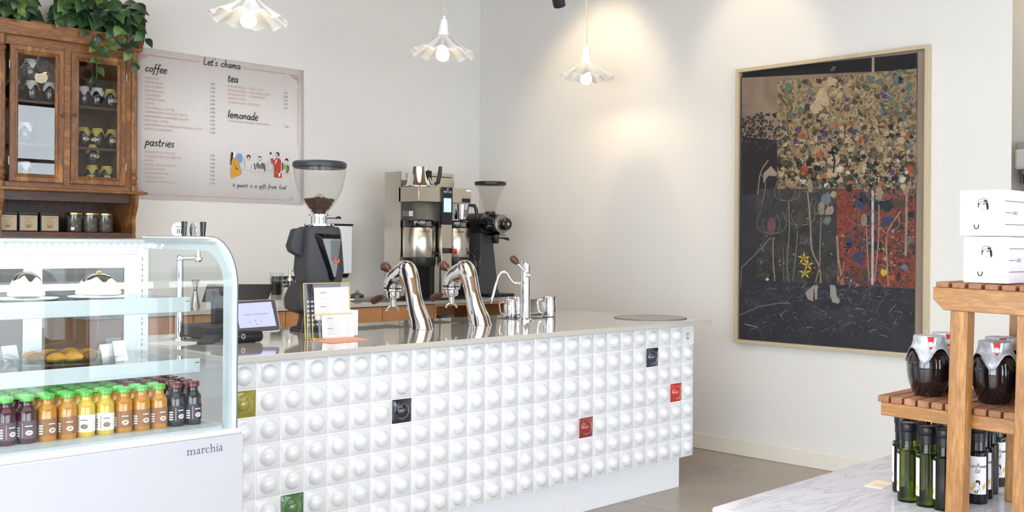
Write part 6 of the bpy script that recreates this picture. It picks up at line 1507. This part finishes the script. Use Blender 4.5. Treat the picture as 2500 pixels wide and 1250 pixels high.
# gift boxes
def gift_box(u0, u1, vt, vb, label, zbase, rz):
    q0, q1 = P(u0, vb, X=XS+.022), P(u1, vb, X=XS+.022)
    s = q0.y-q1.y; h = P(u0, vt, X=XS+.022).z-P(u0, vb, X=XS+.022).z
    pos = (XS+.022, q0.y, zbase)
    t = thing('gift_box', label, 'box', pos, rot=(.0, 0, rz))
    bx_m = mat('soft_pink_white_card_%d' % u0, (220, 215, 225), .6)
    b = build('carton', MB().bx(0, .125, -s, 0, 0, h), bx_m, t, bevel=.002)
    ff = lambda a, b_, hh: (-.0006-hh, -a, b_)     # front face drawing, a to the right
    fs_ = lambda a, b_, hh: (a, -s-.0006-hh, b_)   # striped side
    d = MB(); k = h/.112
    def S_(pts, w_, c=0): d.stroke([(s*.5+x*k, h*.5+z*k) for x, z in smooth_pts(pts, 3)], w_*k, ff, c)
    def F_(pts, c=0): d.poly([(s*.5+x*k, h*.5+z*k) for x, z in pts], ff, c, .0008)
    S_([(-.008, .026), (-.006, .032), (.008, .034), (.013, .030), (.013, .024)], .0010); S_([(-.008, .024), (.000, .027), (.013, .024)], .0010)
    F_([(.004, .031), (.012, .031), (.013, .026), (.006, .027)]); F_([(.010, .026), (.016, .024), (.017, .010), (.013, .006), (.011, .016)])
    F_([(-.009, .024), (-.006, .024), (-.008, .012), (-.0095, .014)]); S_([(-.007, .021), (-.003, .022)], .0014); S_([(.002, .021), (.009, .022)], .0020); S_([(-.002, .008), (.004, .008)], .0008)
    S_([(-.016, .006), (-.024, -.010), (-.028, -.024)], .0005, 1); S_([(.018, .006), (.028, -.014), (.030, -.024), (.018, -.024)], .0005, 1)
    S_([(-.012, -.006), (.004, -.004), (.006, -.018), (-.006, -.024), (-.014, -.020), (-.012, -.006)], .0005, 1); S_([(.006, -.012), (.014, -.022), (.010, -.034), (-.002, -.034)], .0005, 1)
    S_([(-.018, -.028), (-.017, -.036), (-.012, -.038), (-.008, -.035), (-.007, -.028)], .0024)
    build('line_drawing', d, ['ink', 'paleink'], b, label='sketch of a person with dark hair holding a cup')
    g = MB()
    for i in range(3): zz_ = h*(.25+.25*i); g.stroke([(0, zz_), (.125 if i != 1 else .040, zz_)], .0012, fs_, 0)
    for i in range(11): xx = .010+i*.0105; g.stroke([(xx, 0), (xx, h)], .0005, fs_, 1)
    text_mb(g, "Let's", .014, fs_, .046, h*.47, h=.0008)
    build('printed_grid', g, ['ink', 'paleink'], b)
    return t
zs_ = shelf_pt(.02, -.06, ztop2).z+.001
b1h = P(2350, 574, X=XS+.022).z-P(2350, 686, X=XS+.022).z
gift_box(2351, 2462, 575, 686, 'white gift box with sketched face, lower of the two on the shelf top', zs_, .0)
gift_box(2342, 2453, 462, 573, 'white gift box with sketched face, stacked on top of the other', zs_+b1h+.0015, .0)

# big silver lidded jars
def big_jar(x, y, label, cloth=silver, s=1.0, redmark=True):
    z = shelf_pt(x-XS, y-ty, zlow).z+.0008
    t = jam_jar(.0535*s, .150*s, cloth, label, (x, y, z), .25, group=None, name='large_preserve_jar', foot=.036*s)
    if redmark:
        Hj = .150*s; R = .0535*s; q0 = math.atan2(-y, -x)-.25+.1
        fb_ = lambda a, b_, h: ((R*.76+h)*math.cos(q0+a/R), (R*.76+h)*math.sin(q0+a/R), b_)
        m_ = MB(); m_.poly([(-.010, Hj*.99), (.010, Hj*.99), (.006, Hj*.90), (-.006, Hj*.90)], fb_, 0, .002); m_.poly(ell(0, Hj*.87, .007, .006, 12), fb_, 1, .003); m_.poly([(-.018, Hj*.98), (-.011, Hj*.98), (-.007, Hj*.84), (-.012, Hj*.82)], fb_, 1, .0022); m_.poly([(.018, Hj*.98), (.011, Hj*.98), (.007, Hj*.84), (.014, Hj*.82)], fb_, 1, .0022)
        m_.poly([(-.006, Hj*.82), (.006, Hj*.82), (0, Hj*.76)], fb_, 0, .004)
        build('ribbon_seal', m_, ['red', 'paper'], t, label='red and white paper seal', sharp=180)
    return t
pj = P(2267, 965, Z=shelf_pt(.13, .09, zlow).z); big_jar(pj.x, pj.y, 'big dark preserve jar with silver cloth lid at the left shelf end')
pj2 = P(2428, 984, Z=shelf_pt(.13, -.07, zlow).z); big_jar(pj2.x, pj2.y, 'big dark preserve jar with silver cloth lid between the two posts')
big_jar(pj.x+.115, pj.y+.004, 'dark preserve jar with silver lid just behind the left shelf end jar')
big_jar(pj2.x+.115, pj2.y+.03, 'dark preserve jar with silver lid, middle back of the lower shelf')
big_jar(pj2.x+.112, pj2.y-.085, 'dark preserve jar with yellow cloth lid, back right of the lower shelf', yelcl, redmark=False)
big_jar(pj2.x+.005, pj2.y-.118, 'dark preserve jar with yellow cloth lid half hidden by the right post', yelcl, redmark=False)

# oil bottles below
def green_glass(name, c, tr_=1.0):
    m, nt, b = newmat(name); b.inputs['Base Color'].default_value = sc(c); b.inputs['Roughness'].default_value = .03; b.inputs['Transmission Weight'].default_value = tr_; b.inputs['IOR'].default_value = 1.45
    return m
gg = green_glass('dark_green_bottle_glass', (52, 62, 22)); gl2 = green_glass('lit_green_bottle_glass', (120, 140, 30)); gk = green_glass('near_black_bottle_glass', (34, 34, 38), .5)  # paler glass copy for the front bottles, light put into its colour
def oil_bottle(glass, label, pos, rz, lab_ang, text=False, kid='a'):
    t = thing('oil_bottle', label, 'oil bottle', pos, rz, group='oil bottles under the slatted shelf')
    r = .0265
    build('bottle', MB().lathe(smooth_pts([(r-.004, 0), (r, .004), (r, .120), (r, .130)], 2)+[(r-.003, .134), (.020, .1345), (.0195, .136), (.0195, .160)], 32), glass, t)
    cp = build('cap', MB().lathe([(.0205, .158), (.0205, .180), (.0195, .181), (.0215, .182), (.0225, .184), (.0225, .200), (.0205, .203), (.018, .2015), (0, .2015)], 32), 'black', t)
    build('cap_disc', MB().lathe([(.0, .2018), (.015, .2018)], 20, cap=False), mat('gold_cap_print', (150, 140, 110), .5), cp)
    fl = lambda a, b, h: ((r+.0006+h)*math.cos(lab_ang+a/r), (r+.0006+h)*math.sin(lab_ang+a/r), b)
    lm_ = MB(); n = 14; w_ = .046
    lm_.add([fl(-w_/2+w_*i/n, zz_, .0001) for i in range(n+1) for zz_ in (.026, .122)], [(2*i, 2*i+2, 2*i+3, 2*i+1) for i in range(n)])
    l_ = build('label', lm_, 'paper', t, sharp=180)
    d = MB()
    for pts, w2 in [([(-.004, .062), (.004, .062), (.005, .056), (-.005, .056)], 0), ]: d.poly(pts, fl, 0, .0006)
    d.poly([(.002, .060), (.006, .060), (.006, .050), (.004, .048)], fl, 0, .0007); d.stroke([(-.004, .054), (-.001, .054)], .0016, fl, 0); 
    d.poly([(-.014, .052), (-.006, .058), (-.004, .046), (-.013, .034), (-.018, .038)], fl, 1, .0006); d.poly([(.010, .046), (.018, .056), (.020, .046), (.014, .036)], fl, 1, .0006)
    d.stroke(smooth_pts([(-.007, .036), (-.005, .030), (-.001, .031), (.001, .038)], 3), .0022, fl, 0); d.stroke(smooth_pts([(-.003, .046), (.004, .044), (.007, .034)], 3), .0007, fl, 0)
    if text: hand(d, "Sunflower", -.021, .094, .0105, fl, wd=.10); hand(d, "Oil", -.006, .080, .0105, fl, wd=.10)
    else: hand(d, "Oil", -.006, .086, .011, fl, wd=.10)
    build('label_drawing', d, ['ink', mat('ochre_print_%s' % kid, (226, 184, 96), .7)], l_, sharp=180)
    return t
bl = lambda u, v: P(u, v, Z=TZ)
cam_a = lambda p: math.atan2(-p.y, -p.x)
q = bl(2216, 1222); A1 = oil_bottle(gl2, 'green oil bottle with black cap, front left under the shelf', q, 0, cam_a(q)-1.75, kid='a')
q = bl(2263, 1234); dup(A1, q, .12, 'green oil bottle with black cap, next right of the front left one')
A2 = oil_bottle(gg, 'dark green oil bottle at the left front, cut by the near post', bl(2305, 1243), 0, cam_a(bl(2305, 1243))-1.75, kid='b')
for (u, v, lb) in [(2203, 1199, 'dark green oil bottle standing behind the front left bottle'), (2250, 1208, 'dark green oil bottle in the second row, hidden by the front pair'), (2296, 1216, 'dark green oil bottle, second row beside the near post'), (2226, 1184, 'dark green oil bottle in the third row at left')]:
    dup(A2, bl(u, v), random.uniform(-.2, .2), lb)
q = bl(2385, 1226); A3 = oil_bottle(gk, 'oil bottle labelled sunflower oil just right of the near post', q, 0, cam_a(q)+.05, True, kid='c')
for (u, v, lb, dr) in [(2398, 1214, 'labelled oil bottle directly behind the sunflower oil one', .0), (2412, 1203, 'labelled dark oil bottle, third in the row right of near post', -1.0), (2430, 1184, 'labelled oil bottle, fourth in the row going back right', .25), (2454, 1172, 'labelled oil bottle, fifth in the row going back right', .15), (2474, 1160, 'labelled oil bottle furthest back beside the far post', .1)]:
    dup(A3, bl(u, v), dr, lb)

# paper towel box on the passage wall
q0, q1 = P(2473, 364, X=XA-.11), P(2473, 414, X=XA-.11)
t = thing('towel_dispenser', 'white rounded dispenser on the passage wall, cut by the right edge', 'dispenser', (XA-.001, q0.y, q1.z))
hh = q0.z-q1.z
build('cover', MB().loft([rrect(-.055, -.13, .054, .13, .03, z) for z in (0, hh)]), 'whiteg', t, bevel=.02, seg=3)
build('bracket', MB().bx(-.06, 0, -.24, -.01, hh, hh+.045), mat('grey_bracket', (176, 176, 178), .5), t, bevel=.003)
build('nozzle', MB().bx(-.08, -.04, -.06, -.025, -.035, 0).bx(-.07, -.02, -.05, -.03, -.09, -.035), 'steeld', t, bevel=.002)
build('paper_roll', MB().lathe([(.045, -.17), (.045, -.025)], 24, Matrix.Translation((-.055, -.12, 0))), 'white', t)
